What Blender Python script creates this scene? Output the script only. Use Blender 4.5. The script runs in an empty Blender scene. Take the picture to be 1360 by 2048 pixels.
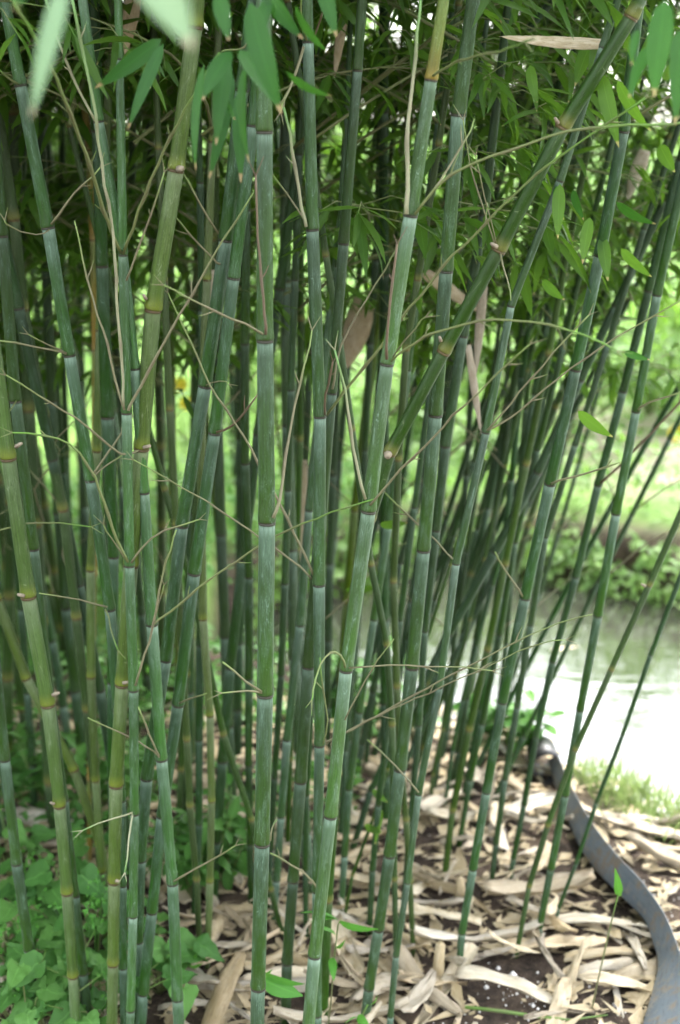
import bpy, math, random
import numpy as np
from mathutils import Vector, Matrix, Quaternion, noise
R = math.radians
rnd = random.Random(7)
sc = bpy.context.scene
col = sc.collection

# ------------------------------------------------------------------ camera
F = 50/36*2048; PITCH = 14.0; CH = 1.5
cp, sp = math.cos(R(PITCH)), math.sin(R(PITCH))
FW = Vector((0, cp, -sp)); UP = Vector((0, sp, cp)); RT = Vector((1, 0, 0)); CAM = Vector((0, 0, CH))
def ray(px, py): return FW + RT*((px-680)/F) + UP*((1024-py)/F)
def gnd(px, py, z=0.0):
    d = ray(px, py); return CAM + d*((z-CH)/d.z)
def at(px, py, Y):
    d = ray(px, py); return CAM + d*(Y/d.y)
def depth(p): return (p-CAM).dot(FW)

cd = bpy.data.cameras.new('camera'); cam = bpy.data.objects.new('camera', cd); col.objects.link(cam)
cam.location = CAM; cam.rotation_euler = (R(90-PITCH), 0, 0)
cd.sensor_fit = 'VERTICAL'; cd.sensor_height = 36; cd.sensor_width = 24; cd.lens = 50
cd.clip_start = 0.05; cd.clip_end = 600
cd.dof.use_dof = True; cd.dof.focus_distance = 2.0; cd.dof.aperture_fstop = 3.4
sc.camera = cam

# ------------------------------------------------------------------ materials
def newmat(name):
    m = bpy.data.materials.new(name); m.use_nodes = True
    nt = m.node_tree; nt.nodes.clear()
    return m, nt
class NT:
    def __init__(s, nt): s.nt = nt
    def n(s, t, **k):
        o = s.nt.nodes.new(t)
        for a, v in k.items(): setattr(o, a, v)
        return o
    def l(s, a, b): s.nt.links.new(a, b)
    def math(s, op, a, b=None, c=None, clamp=False):
        o = s.n('ShaderNodeMath', operation=op, use_clamp=clamp)
        for i, v in enumerate((a, b, c)):
            if v is None: continue
            if isinstance(v, (int, float)): o.inputs[i].default_value = v
            else: s.l(v, o.inputs[i])
        return o.outputs[0]
    def mr(s, v, a, b, c=0.0, d=1.0, smooth=True):
        o = s.n('ShaderNodeMapRange', interpolation_type='SMOOTHSTEP' if smooth else 'LINEAR'); o.clamp = True
        s.l(v, o.inputs[0])
        for i, x in enumerate((a, b, c, d)): o.inputs[i+1].default_value = x
        return o.outputs[0]
    def mix(s, f, a, b, mode='MIX'):
        o = s.n('ShaderNodeMix', data_type='RGBA', blend_type=mode)
        for i, v in ((0, f), (6, a), (7, b)):
            if isinstance(v, (int, float)): o.inputs[i].default_value = v
            elif isinstance(v, tuple): o.inputs[i].default_value = (v[0], v[1], v[2], 1)
            else: s.l(v, o.inputs[i])
        return o.outputs[2]
    def attr(s, name): return s.n('ShaderNodeAttribute', attribute_name=name)
    def noise(s, vec, scale, detail=3, rough=.55):
        o = s.n('ShaderNodeTexNoise'); o.inputs['Scale'].default_value = scale
        o.inputs['Detail'].default_value = detail; o.inputs['Roughness'].default_value = rough
        if vec is not None: s.l(vec, o.inputs['Vector'])
        return o.outputs[0]
    def vscale(s, vec, v):
        o = s.n('ShaderNodeVectorMath', operation='MULTIPLY'); s.l(vec, o.inputs[0]); o.inputs[1].default_value = v
        return o.outputs[0]
    def vadd(s, a, b):
        o = s.n('ShaderNodeVectorMath', operation='ADD'); s.l(a, o.inputs[0]); s.l(b, o.inputs[1]); return o.outputs[0]
    def bump(s, h, strength, dist):
        o = s.n('ShaderNodeBump'); o.inputs['Strength'].default_value = strength; o.inputs['Distance'].default_value = dist
        s.l(h, o.inputs['Height']); return o.outputs[0]
    def bsdf(s, color, rough=.5, spec=.5, normal=None, coat=0):
        o = s.n('ShaderNodeBsdfPrincipled')
        if isinstance(color, tuple): o.inputs['Base Color'].default_value = (*color, 1)
        else: s.l(color, o.inputs['Base Color'])
        if isinstance(rough, (int, float)): o.inputs['Roughness'].default_value = rough
        else: s.l(rough, o.inputs['Roughness'])
        o.inputs['Specular IOR Level'].default_value = spec
        o.inputs['Coat Weight'].default_value = coat
        if normal is not None: s.l(normal, o.inputs['Normal'])
        return o
    def out(s, sh):
        o = s.n('ShaderNodeOutputMaterial'); s.l(sh, o.inputs['Surface'])

def culm_mat(name, low, mid, top, bloom, bloomk=1.0, scar=(.035, .03, .02), above=None, rough=.42):
    """bamboo stem: low/mid/top colours along one internode, waxy bloom under each node"""
    m, nt = newmat(name); g = NT(nt)
    t = g.attr('t').outputs['Fac']; dn = g.attr('dn').outputs['Fac']; up = g.attr('up').outputs['Fac']; ring = g.attr('ring').outputs['Fac']
    cyl = g.attr('cyl').outputs['Vector']; nr = g.attr('nr').outputs['Fac']
    oi = g.n('ShaderNodeObjectInfo')
    off = g.n('ShaderNodeCombineXYZ'); rr = g.math('MULTIPLY', oi.outputs['Random'], 37.0)
    for i in range(3): g.l(rr, off.inputs[i])
    v = g.vadd(cyl, off.outputs[0])
    fibre = g.noise(g.vscale(v, (4, 4, .22)), 2.2, 4, .7)
    blotch = g.noise(g.vscale(v, (.8, .8, .55)), 1.6, 4, .6)
    fine = g.noise(g.vscale(v, (2, 2, 2.2)), 6.0, 3, .7)
    tt = g.math('ADD', t, g.math('MULTIPLY', g.math('SUBTRACT', blotch, .5), .75))
    c = g.mix(g.mr(tt, .05, .5), low, mid)
    c = g.mix(g.mr(tt, .45, 1.0), c, top)
    # waxy bloom patches
    wax = g.math('MULTIPLY', g.mr(blotch, .40, .70), g.mr(fine, .36, .64))
    c = g.mix(g.math('MULTIPLY', wax, .42*bloomk), c, bloom)
    # rubbed darker patches
    rub = g.mr(g.noise(g.vscale(v, (1.1, 1.1, .7)), 2.3, 5, .65), .56, .66)
    c = g.mix(g.math('MULTIPLY', rub, .5), c, tuple(x*.55 for x in low))
    # fibres
    f2 = g.math('MULTIPLY', g.mr(fibre, .3, .7, .74, 1.24), g.math('MULTIPLY', g.mr(fine, .3, .7, .86, 1.12), g.mr(nr, 0, 1, .86, 1.14, False)))
    hs = g.n('ShaderNodeHueSaturation'); g.l(c, hs.inputs['Color']); g.l(f2, hs.inputs['Value'])
    rv = g.mr(oi.outputs['Random'], 0, 1, .485, .51); g.l(rv, hs.inputs['Hue']); g.l(g.mr(g.math('FRACT', g.math('MULTIPLY', oi.outputs['Random'], 5.3)), 0, 1, .85, 1.15, False), hs.inputs['Saturation'])
    c = hs.outputs[0]
    # bloom band under the node
    wob = g.math('ADD', dn, g.math('MULTIPLY', g.math('SUBTRACT', fibre, .5), 1.6))
    b1 = g.mr(wob, .2, 1.9, 1, 0); b2 = g.mr(wob, .5, 9.0, 1, 0)
    c = g.mix(g.math('MULTIPLY', b2, g.mr(nr, 0, 1, .0, .34*bloomk, False)), c, bloom)
    patch = g.mr(g.noise(g.vscale(v, (2.2, 2.2, .5)), 2.0, 3, .6), .3, .62, .35, 1)
    c = g.mix(g.math('MULTIPLY', g.math('MULTIPLY', b1, patch), g.mr(nr, 0, 1, .30*bloomk, min(1, .90*bloomk), False)), c, tuple(min(.8, x*1.35+.03) for x in bloom))
    if above: c = g.mix(g.mr(up, .2, 2.4, .85, 0), c, above)
    c = g.mix(g.math('MULTIPLY', ring, .95), c, scar)
    # lichen specks and scratches
    vo = g.n('ShaderNodeTexVoronoi'); g.l(g.vscale(v, (1.7, 1.7, 2.6)), vo.inputs['Vector']); vo.inputs['Scale'].default_value = 3.0
    spk = g.math('MULTIPLY', g.mr(vo.outputs['Distance'], .05, .12, 1, 0), g.mr(vo.outputs['Color'], .62, .68, 0, 1))
    c = g.mix(g.math('MULTIPLY', spk, .7), c, (.42, .5, .42))
    scr = g.n('ShaderNodeTexVoronoi', feature='DISTANCE_TO_EDGE'); g.l(g.vscale(v, (1.0, 1.0, .35)), scr.inputs['Vector']); scr.inputs['Scale'].default_value = 1.6
    sm = g.math('MULTIPLY', g.mr(scr.outputs[0], .004, .016, 1, 0), g.mr(blotch, .52, .6))
    c = g.mix(g.math('MULTIPLY', sm, .65), c, tuple(x*1.3 for x in bloom))
    # dirt and algae towards some joints
    dirt = g.math('MULTIPLY', g.mr(up, 1.0, 5.0, 1, 0), g.mr(fine, .45, .62))
    c = g.mix(g.math('MULTIPLY', dirt, .4), c, (.05, .055, .03))
    rgh = g.mr(wax, 0, 1, rough, rough+.22)
    b = g.bsdf(c, rgh, .26, g.bump(fibre, .3, .0012))
    b.inputs['Sheen Weight'].default_value = .12*bloomk; b.inputs['Sheen Roughness'].default_value = .25; b.inputs['Sheen Tint'].default_value = (.8, 1, .9, 1)
    g.out(b.outputs[0]); return m

M = {}
M['blue'] = culm_mat('glaucous_culm', (.026, .076, .012), (.032, .074, .023), (.046, .082, .047), (.15, .235, .175))
M['bright'] = culm_mat('fresh_green_culm', (.032, .106, .011), (.039, .101, .022), (.052, .110, .044), (.17, .26, .19))
M['dark'] = culm_mat('dark_culm', (.016, .052, .006), (.019, .050, .011), (.027, .055, .023), (.10, .16, .12), .75)
M['olive'] = culm_mat('old_olive_culm', (.054, .104, .012), (.058, .105, .018), (.085, .135, .046), (.17, .21, .12), .45, (.07, .045, .02), (.14, .18, .022), .36)
M['oldgreen'] = culm_mat('old_green_culm', (.028, .066, .009), (.027, .058, .011), (.035, .068, .02), (.12, .16, .08), .4, (.10, .07, .03), (.16, .17, .04), .36)
M['yellowtop'] = culm_mat('yellow_green_top', (.115, .12, .010), (.085, .14, .014), (.060, .13, .022), (.2, .24, .12), .3, (.08, .05, .02), (.24, .18, .03))
M['orange'] = culm_mat('yellowing_culm', (.20, .13, .015), (.17, .14, .02), (.10, .15, .03), (.3, .25, .12), .4, (.08, .05, .02), (.26, .19, .06))

def twig_mat(name, a, b, tip):
    m, nt = newmat(name); g = NT(nt)
    u = g.attr('t').outputs['Fac']; cyl = g.attr('cyl').outputs['Vector']
    ns = g.noise(g.vscale(cyl, (1, 1, 1.2)), 4.0, 3)
    c = g.mix(g.mr(ns, .35, .65), a, b)
    c = g.mix(g.mr(u, .55, 1.0), c, tip)
    bd = g.attr('ring').outputs['Fac']
    c = g.mix(g.math('MULTIPLY', bd, .5), c, (.10, .08, .05))
    g.out(g.bsdf(c, .55, .4).outputs[0]); return m
M['twig_tan'] = twig_mat('dry_twig', (.22, .20, .12), (.135, .135, .065), (.17, .24, .07))
M['twig_green'] = twig_mat('green_twig', (.12, .17, .045), (.17, .18, .08), (.10, .22, .03))
M['twig_pale'] = twig_mat('sheathed_twig', (.24, .28, .15), (.30, .27, .18), (.14, .27, .08))
M['twig_brown'] = twig_mat('brown_twig', (.13, .085, .05), (.085, .07, .04), (.14, .10, .06))

def leaf_mat(name, c0, c1, trans, dry=(.42, .30, .16), rough=.38, back=.35):
    m, nt = newmat(name); g = NT(nt)
    tint = g.attr('tint').outputs['Fac']; tip = g.attr('tip').outputs['Fac']; sd = g.attr('side').outputs['Fac']
    oi = g.n('ShaderNodeObjectInfo')
    f = g.math('ADD', g.math('MULTIPLY', tint, .75), g.math('MULTIPLY', oi.outputs['Random'], .25))
    c = g.mix(f, c0, c1)
    vein = g.n('ShaderNodeTexWave', wave_type='BANDS'); vein.bands_direction = 'X'
    cx = g.n('ShaderNodeCombineXYZ'); g.l(sd, cx.inputs[0]); g.l(vein.inputs['Scale'].node.inputs['Vector'] and cx.outputs[0], vein.inputs['Vector'])
    vein.inputs['Scale'].default_value = 2.2; vein.inputs['Distortion'].default_value = 0
    hs = g.n('ShaderNodeHueSaturation'); g.l(c, hs.inputs['Color']); g.l(g.mr(vein.outputs['Fac'], 0, 1, .8, 1.14), hs.inputs['Value'])
    c = hs.outputs[0]
    c = g.mix(g.math('MULTIPLY', g.mr(sd, .0, .07, 1, 0), .4), c, tuple(min(.6, x*1.9) for x in c1))
    nz = g.noise(g.n('ShaderNodeTexCoord').outputs['Object'], 60, 3)
    dt = g.math('ADD', tip, g.math('MULTIPLY', g.math('SUBTRACT', nz, .5), .12))
    c = g.mix(g.mr(dt, .93, .975), c, dry)
    b = g.bsdf(c, rough+.08, .28)
    tr = g.n('ShaderNodeBsdfTranslucent'); tc = g.mix(.65, c, trans); g.l(tc, tr.inputs['Color'])
    mx = g.n('ShaderNodeMixShader'); mx.inputs[0].default_value = back
    g.l(b.outputs[0], mx.inputs[1]); g.l(tr.outputs[0], mx.inputs[2]); g.out(mx.outputs[0]); return m
M['leaf'] = leaf_mat('bamboo_leaf', (.020, .072, .010), (.070, .150, .022), (.20, .40, .03), back=.45)
M['leaf_near'] = leaf_mat('near_leaf', (.019, .088, .013), (.034, .120, .020), (.08, .24, .02))
M['leaf_pale'] = leaf_mat('pale_leaf', (.19, .32, .17), (.24, .36, .20), (.3, .45, .22), (.5, .42, .30))
M['leaf_bright'] = leaf_mat('seedling_leaf', (.07, .24, .035), (.09, .28, .04), (.16, .4, .04))
M['leaf_ground'] = leaf_mat('groundcover_leaf', (.035, .13, .022), (.13, .30, .065), (.12, .3, .04), (.10, .2, .05), .45)
M['leaf_bank'] = leaf_mat('bank_leaf', (.045, .125, .020), (.14, .24, .055), (.20, .36, .05), (.12, .25, .05), .5)
M['leaf_tree'] = leaf_mat('tree_leaf', (.04, .095, .022), (.10, .17, .035), (.16, .28, .05), (.07, .13, .03), .5)
M['grass'] = leaf_mat('grass_blade', (.13, .20, .05), (.24, .29, .12), (.22, .32, .09), (.3, .32, .12), .5)

def flat(name, c, rough=.6, spec=.4):
    m, nt = newmat(name); g = NT(nt)
    tc = g.n('ShaderNodeTexCoord').outputs['Object']
    ns = g.noise(tc, 90, 4); hs = g.n('ShaderNodeHueSaturation'); hs.inputs['Color'].default_value = (*c, 1)
    g.l(g.mr(ns, .3, .7, .8, 1.18), hs.inputs['Value']); g.out(g.bsdf(hs.outputs[0], rough, spec).outputs[0]); return m
M['stub'] = flat('cut_stub', (.27, .23, .165), .8)
M['perlite'] = flat('white_grit', (.72, .70, .66), .8)
M['petal'] = flat('yellow_petal', (.75, .58, .03), .5)
M['bark'] = flat('tree_bark', (.09, .07, .05), .85)

def sheath_mat(name, a, b, spot):
    m, nt = newmat(name); g = NT(nt)
    cyl = g.attr('cyl').outputs['Vector']; oi = g.n('ShaderNodeObjectInfo')
    off = g.n('ShaderNodeCombineXYZ'); rr = g.math('MULTIPLY', oi.outputs['Random'], 29.0)
    for i in range(3): g.l(rr, off.inputs[i])
    v = g.vadd(cyl, off.outputs[0])
    st = g.noise(g.vscale(v, (7, 1, .22)), 3.2, 4, .75)
    bl = g.noise(v, 1.3, 4, .6)
    c = g.mix(g.mr(bl, .36, .64), a, b)
    c = g.mix(g.math('MULTIPLY', oi.outputs['Random'], .55), c, spot)
    hs = g.n('ShaderNodeHueSaturation'); g.l(c, hs.inputs['Color']); g.l(g.math('MULTIPLY', g.mr(st, .34, .66, .76, 1.14), g.mr(g.math('FRACT', g.math('MULTIPLY', oi.outputs['Random'], 13.7)), 0, 1, .72, 1.1, False)), hs.inputs['Value'])
    g.l(g.mr(g.math('FRACT', g.math('MULTIPLY', oi.outputs['Random'], 7.3)), 0, 1, .75, 1.15), hs.inputs['Saturation'])
    c2 = g.mix(g.mr(g.noise(v, 2.6, 5, .75), .57, .70, 0, .55), hs.outputs[0], tuple(x*.5 for x in spot))
    b_ = g.bsdf(c2, .62, .25, g.bump(st, .5, .0015))
    g.out(b_.outputs[0]); return m
M['sheath_in'] = sheath_mat('sheath_inside', (.60, .54, .41), (.54, .46, .32), (.40, .30, .19))
M['sheath_out'] = sheath_mat('sheath_outside', (.52, .45, .32), (.42, .345, .215), (.28, .205, .115))

def soil_mat():
    m, nt = newmat('ground_soil'); g = NT(nt)
    tc = g.n('ShaderNodeTexCoord').outputs['Object']
    a = g.noise(tc, 40, 6, .7); b = g.noise(tc, 7, 4); c3 = g.noise(tc, 220, 3, .6)
    c = g.mix(g.mr(a, .3, .7), (.016, .012, .009), (.070, .050, .036))
    c = g.mix(g.mr(b, .5, .65, 0, .6), c, (.11, .078, .052))
    c = g.mix(g.mr(c3, .62, .7, 0, .8), c, (.24, .18, .12))
    lawn = g.attr('lawn').outputs['Fac']; path = g.attr('path').outputs['Fac']; mudd = g.attr('mud').outputs['Fac']
    gr = g.mix(g.mr(g.noise(tc, 3, 5, .7), .3, .7), (.075, .165, .025), (.14, .25, .05))
    c = g.mix(lawn, c, gr)
    c = g.mix(g.math('MULTIPLY', path, g.mr(b, .3, .5)), c, (.28, .24, .19))
    c = g.mix(mudd, c, (.018, .014, .010))
    g.out(g.bsdf(c, .9, .2, g.bump(a, .7, .02)).outputs[0]); return m
M['soil'] = soil_mat()

def water_mat():
    m, nt = newmat('pond_water'); g = NT(nt)
    tc = g.n('ShaderNodeTexCoord').outputs['Object']
    w1 = g.noise(g.vscale(tc, (1, 2.2, 1)), 9, 3, .55); w2 = g.noise(g.vscale(tc, (1, 1.6, 1)), 2.2, 2)
    h = g.math('ADD', g.math('MULTIPLY', w1, .35), w2)
    nrm = g.bump(h, .16, .03)
    murk = g.bsdf((.026, .030, .020), .6, 0)
    gl = g.n('ShaderNodeBsdfGlossy'); gl.inputs['Roughness'].default_value = .05; gl.inputs['Color'].default_value = (1, 1, 1, 1); g.l(nrm, gl.inputs['Normal'])
    fr = g.n('ShaderNodeFresnel'); fr.inputs['IOR'].default_value = 2.3; g.l(nrm, fr.inputs['Normal'])
    mx = g.n('ShaderNodeMixShader'); g.l(fr.outputs[0], mx.inputs[0]); g.l(murk.outputs[0], mx.inputs[1]); g.l(gl.outputs[0], mx.inputs[2])
    g.out(mx.outputs[0]); return m
M['water'] = water_mat()

def edging_mat():
    m, nt = newmat('edging_plastic'); g = NT(nt)
    tc = g.n('ShaderNodeTexCoord').outputs['Object']; cyl = g.attr('cyl').outputs['Vector']
    st = g.noise(g.vscale(cyl, (6, 6, .6)), 2, 4, .7); bl = g.noise(tc, 7, 4, .6); d = g.noise(tc, 45, 5, .7)
    c = g.mix(g.mr(bl, .35, .65), (.10, .128, .152), (.145, .172, .195))
    c = g.mix(g.mr(d, .50, .66, 0, .75), c, (.25, .22, .18))
    c = g.mix(g.mr(st, .54, .62, 0, .55), c, (.05, .055, .06))
    c = g.mix(g.mr(g.math('MULTIPLY', bl, d), .26, .34, 0, .7), c, (.17, .12, .07))
    g.out(g.bsdf(c, .5, .4, g.bump(d, .2, .003)).outputs[0]); return m
M['edging'] = edging_mat()
M['black'] = flat('black_plastic', (.012, .012, .013), .45)

# ------------------------------------------------------------------ mesh builder
class MB:
    def __init__(s): s.v = []; s.f = []; s.m = []; s.a = {}
    def add(s, co, **at):
        s.v.append(tuple(co))
        for k in at:
            if k not in s.a: s.a[k] = {}
            s.a[k][len(s.v)-1] = at[k]
        return len(s.v)-1
    def face(s, *i, m=0): s.f.append(i); s.m.append(m)
    def mesh(s, name, mats, smooth=True):
        me = bpy.data.meshes.new(name); me.from_pydata(s.v, [], s.f); s.me = me
        n = len(s.v)
        for k, d in s.a.items():
            first = next(iter(d.values()))
            if isinstance(first, tuple):
                arr = np.zeros((n, 3), np.float32)
                for i, x in d.items(): arr[i] = x
                a = me.attributes.new(k, 'FLOAT_VECTOR', 'POINT'); a.data.foreach_set('vector', arr.ravel())
            else:
                arr = np.zeros(n, np.float32)
                for i, x in d.items(): arr[i] = x
                a = me.attributes.new(k, 'FLOAT', 'POINT'); a.data.foreach_set('value', arr)
        for m in (mats if isinstance(mats, (list, tuple)) else [mats]): me.materials.append(m)
        me.polygons.foreach_set('material_index', s.m)
        if smooth: me.polygons.foreach_set('use_smooth', [True]*len(s.f))
        me.update(); return me
    def build(s, name, mats, parent=None, smooth=True):
        o = bpy.data.objects.new(name, s.mesh(name, mats, smooth)); col.objects.link(o)
        if parent: o.parent = parent
        return o

def tag(o, label=None, cat=None, group=None, kind=None):
    if label: o['label'] = label
    if cat: o['category'] = cat
    if group: o['group'] = group
    if kind: o['kind'] = kind
    return o
def empty(name, loc):
    o = bpy.data.objects.new(name, None); col.objects.link(o); o.location = loc; o.empty_display_size = .05; return o
def child(name, me, parent, loc=(0, 0, 0), rot=None, s=1.0):
    o = bpy.data.objects.new(name, me); col.objects.link(o); o.parent = parent; o.location = loc
    if rot is not None: o.rotation_mode = 'QUATERNION'; o.rotation_quaternion = rot
    o.scale = (s, s, s); return o

def frame_of(d):
    d = d.normalized(); a = Vector((1, 0, 0)) if abs(d.x) < .9 else Vector((0, 1, 0))
    x = (a - d*a.dot(d)).normalized(); return x, d.cross(x)

def tube(mb, pts, rad, n=8, m=0, ring=None, cap=True, tval=None, lscale=30.0):
    """sweep a tube through pts; writes t / ring / cyl attributes"""
    rows = []; L = 0; tot = sum((pts[i+1]-pts[i]).length for i in range(len(pts)-1)) or 1
    x = None
    for i, p in enumerate(pts):
        d = (pts[min(i+1, len(pts)-1)]-pts[max(i-1, 0)])
        if i: L += (p-pts[i-1]).length
        if x is None: x, y = frame_of(d)
        else:
            dn = d.normalized(); x = (x-dn*x.dot(dn)).normalized(); y = dn.cross(x)
        row = []
        for k in range(n):
            a = 2*math.pi*k/n; c, s_ = math.cos(a), math.sin(a)
            row.append(mb.add(p+(x*c+y*s_)*rad[i], t=(L/tot if tval is None else tval), ring=(ring[i] if ring else 0.0), cyl=(c, s_, L*lscale)))
        rows.append(row)
    for i in range(len(rows)-1):
        for k in range(n): mb.face(rows[i][k], rows[i][(k+1) % n], rows[i+1][(k+1) % n], rows[i+1][k], m=m)
    if cap:
        mb.face(*rows[0][::-1], m=m); mb.face(*rows[-1], m=m)
    return rows

nrnd = random.Random(99)
def stem(mb, P, rad, n=14, m1=None):
    """bamboo stem through node points P (base first) with node ridges; attributes t, dn, up, ring, cyl"""
    rows = []; x = None; Lacc = 0; segi = []
    for i in range(len(P)-1):
        a, b = P[i], P[i+1]; seg = b-a; L = seg.length; d = seg.normalized(); r = rad[i]; r2 = rad[i+1]
        prof = [(.03*r, .99, 1.), (.12*r, 1.04, .75), (.30*r, 1.10, .0), (.58*r, 1.095, 0), (1.3*r, 1.015, 0), (2.6*r, .975, 0)]; nrv = nrnd.random()
        nm = 3
        for k in range(1, nm+1): prof.append((2.6*r+(L-5.2*r)*k/(nm+1), .975, 0))
        prof += [(L-2.6*r2, .975, 0), (L-1.2*r2, .97, 0), (L-.5*r2, .965, 0), (L-.27*r2, .97, 0.0), (L-.22*r2, 1.03, 1), (L-.05*r2, 1.06, 1), (L, 1.0, 1)]
        for (s, f, rg) in prof:
            s = max(0, min(L, s)); u = s/L; p = a+d*s; rr = (r+(r2-r)*u)*f
            # node direction blended so joints do not kink
            if x is None: x, y = frame_of(d)
            else: x = (x-d*x.dot(d)).normalized(); y = d.cross(x)
            row = []
            for k in range(n):
                an = 2*math.pi*k/n; c, s_ = math.cos(an), math.sin(an)
                row.append(mb.add(p+(x*c+y*s_)*rr, t=u, dn=(L-s)/r, up=s/r, ring=float(rg), nr=nrv, cyl=(c, s_, (Lacc+s)*30)))
            rows.append(row); segi.append(i)
        Lacc += L
    for i in range(len(rows)-1):
        for k in range(n): mb.face(rows[i][k], rows[i][(k+1) % n], rows[i+1][(k+1) % n], rows[i+1][k], m=1 if m1 is not None and segi[i+1] >= m1 else 0)
    mb.face(*rows[0][::-1]); mb.face(*rows[-1])

def blade(mb, A, B, w, nrm, m=0, tint=None, seg=6, droop=0.0, fold=.25, tipmax=1.0, shape=(.55, .95), wav=0.0):
    """lanceolate leaf from A to B, nrm roughly its face direction; two faces across with a midrib fold"""
    d = B-A; L = d.length; dn = d.normalized(); s = dn.cross(nrm)
    if s.length < 1e-4: s = dn.cross(Vector((.3, .5, .8)))
    s.normalize(); nn = s.cross(dn).normalized()
    if tint is None: tint = rnd.random()
    p, q = shape; tp = p/(p+q); mx = tp**p*(1-tp)**q
    prev = None
    for i in range(seg+1):
        t = i/seg; c = A+d*t+nn*(droop*L*4*t*(1-t))
        hw = w/2*((t**p*(1-t)**q)/mx if 0 < t < 1 else 0.0); hw = max(hw, w*.02)
        up = nn*(hw*fold); wv = nn*(wav*w*math.sin(t*9+tint*20))
        row = (mb.add(c-s*hw+up+wv, tint=tint, tip=t*tipmax, side=1.0), mb.add(c, tint=tint, tip=t*tipmax, side=0.0), mb.add(c+s*hw+up-wv, tint=tint, tip=t*tipmax, side=1.0))
        if prev:
            mb.face(prev[0], prev[1], row[1], row[0], m=m); mb.face(prev[1], prev[2], row[2], row[1], m=m)
        prev = row

# ------------------------------------------------------------------ terrain
near_px = [(430, 1310), (560, 1335), (740, 1400), (1000, 1450), (1130, 1535), (1250, 1590), (1360, 1640), (1700, 1790)]
far_px = [(430, 1275), (560, 1215), (740, 1165), (900, 1125), (1080, 1160), (1360, 1205), (1700, 1225)]
WZ = -0.06
NEAR = [gnd(x, y, WZ) for x, y in near_px]; FAR = [gnd(x, y, WZ) for x, y in far_px]
NEAR.append(Vector((2.6, 1.9, 0))); NEAR.append(Vector((6, .8, 0))); FAR.append(Vector((6, 5.2, 0)))
def interp(pl, x):
    if x <= pl[0].x: return pl[0].y
    for a, b in zip(pl, pl[1:]):
        if x <= b.x: return a.y+(b.y-a.y)*(x-a.x)/(b.x-a.x)
    return pl[-1].y
def sstep(a, b, v):
    t = max(0, min(1, (v-a)/(b-a))); return t*t*(3-2*t)
def pond(x, Y):
    """positive inside the pond"""
    wob = .05*noise.noise(Vector((x*2.3, Y*2.3, 3)))+.02*noise.noise(Vector((x*9, Y*9, 1)))
    dx = x-NEAR[0].x
    return min(Y-interp(NEAR, x), interp(FAR, x)-Y, dx*.8)+wob, interp(FAR, x)
def tz(x, Y):
    d, yf = pond(x, Y)
    if x < NEAR[0].x: yf = 3.75
    land = max(0, Y-yf)
    z = .14*sstep(0, .12, land)*(1 if x > NEAR[0].x-.1 else .2) + .095*max(0, land-.1) - .0011*max(0, land-14)**2*(1 if land < 40 else 0)
    if land > 20: z = .14+.095*20+.02*(land-20)
    z += .02*noise.noise(Vector((x*1.7, Y*1.7, 0)))*(1-sstep(0, .3, d)) + (.10*noise.noise(Vector((x*.5, Y*.5, 7)))*sstep(.2, 2, land))
    z += .006*noise.noise(Vector((x*14, Y*14, 5)))
    if d > -.12: z = z*(1-sstep(-.12, .06, d)) + (-.30)*sstep(-.12, .06, d) if land <= 0 or d > 0 else z
    return z
def axis(lo, hi, a, b, st, gr):
    v = list(np.arange(a, b+1e-6, st)); s = st
    while v[-1] < hi: s *= gr; v.append(v[-1]+s)
    s = st
    while v[0] > lo: s *= gr; v.insert(0, v[0]-s)
    return v
XS = axis(-160, 160, -2.6, 2.6, .05, 1.16); YS = axis(-40, 260, 1.0, 6.8, .045, 1.14)
mb = MB()
for Y in YS:
    for x in XS:
        d, yf = pond(x, Y)
        if x < NEAR[0].x: yf = 3.75
        lawn = sstep(.05, .5, Y-yf)*.95
        if x > .55: lawn = max(lawn, sstep(-.42, -.15, d)*sstep(.55, .8, x)*(1 if Y < yf else 0)*.8)
        path = max(0, 1-abs((Y-(yf+1.35))/1.0))*sstep(.75, 1.2, x)
        mud = sstep(-.05, .02, d) if Y > yf-.4 else 0
        mb.add((x, Y, tz(x, Y)), lawn=float(lawn), path=float(min(1, path*1.6)), mud=float(mud*.9))
nx = len(XS)
for j in range(len(YS)-1):
    for i in range(nx-1): mb.face(j*nx+i, j*nx+i+1, (j+1)*nx+i+1, (j+1)*nx+i)
tag(mb.build('ground', M['soil']), kind='structure')
mb = MB()
wx0 = NEAR[0].x-.05
wp = [(wx0, 1.5), (30, 1.5), (30, 7), (wx0, 7)]
poly = [(p.x, p.y-.08) for p in NEAR]+[(9, .4), (9, 5.6)]+[(p.x, p.y+.02) for p in FAR[::-1]]
mb.face(*[mb.add((x, y, WZ)) for x, y in poly])
tag(mb.build('pond_water', M['water'], smooth=False), kind='structure')

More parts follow.
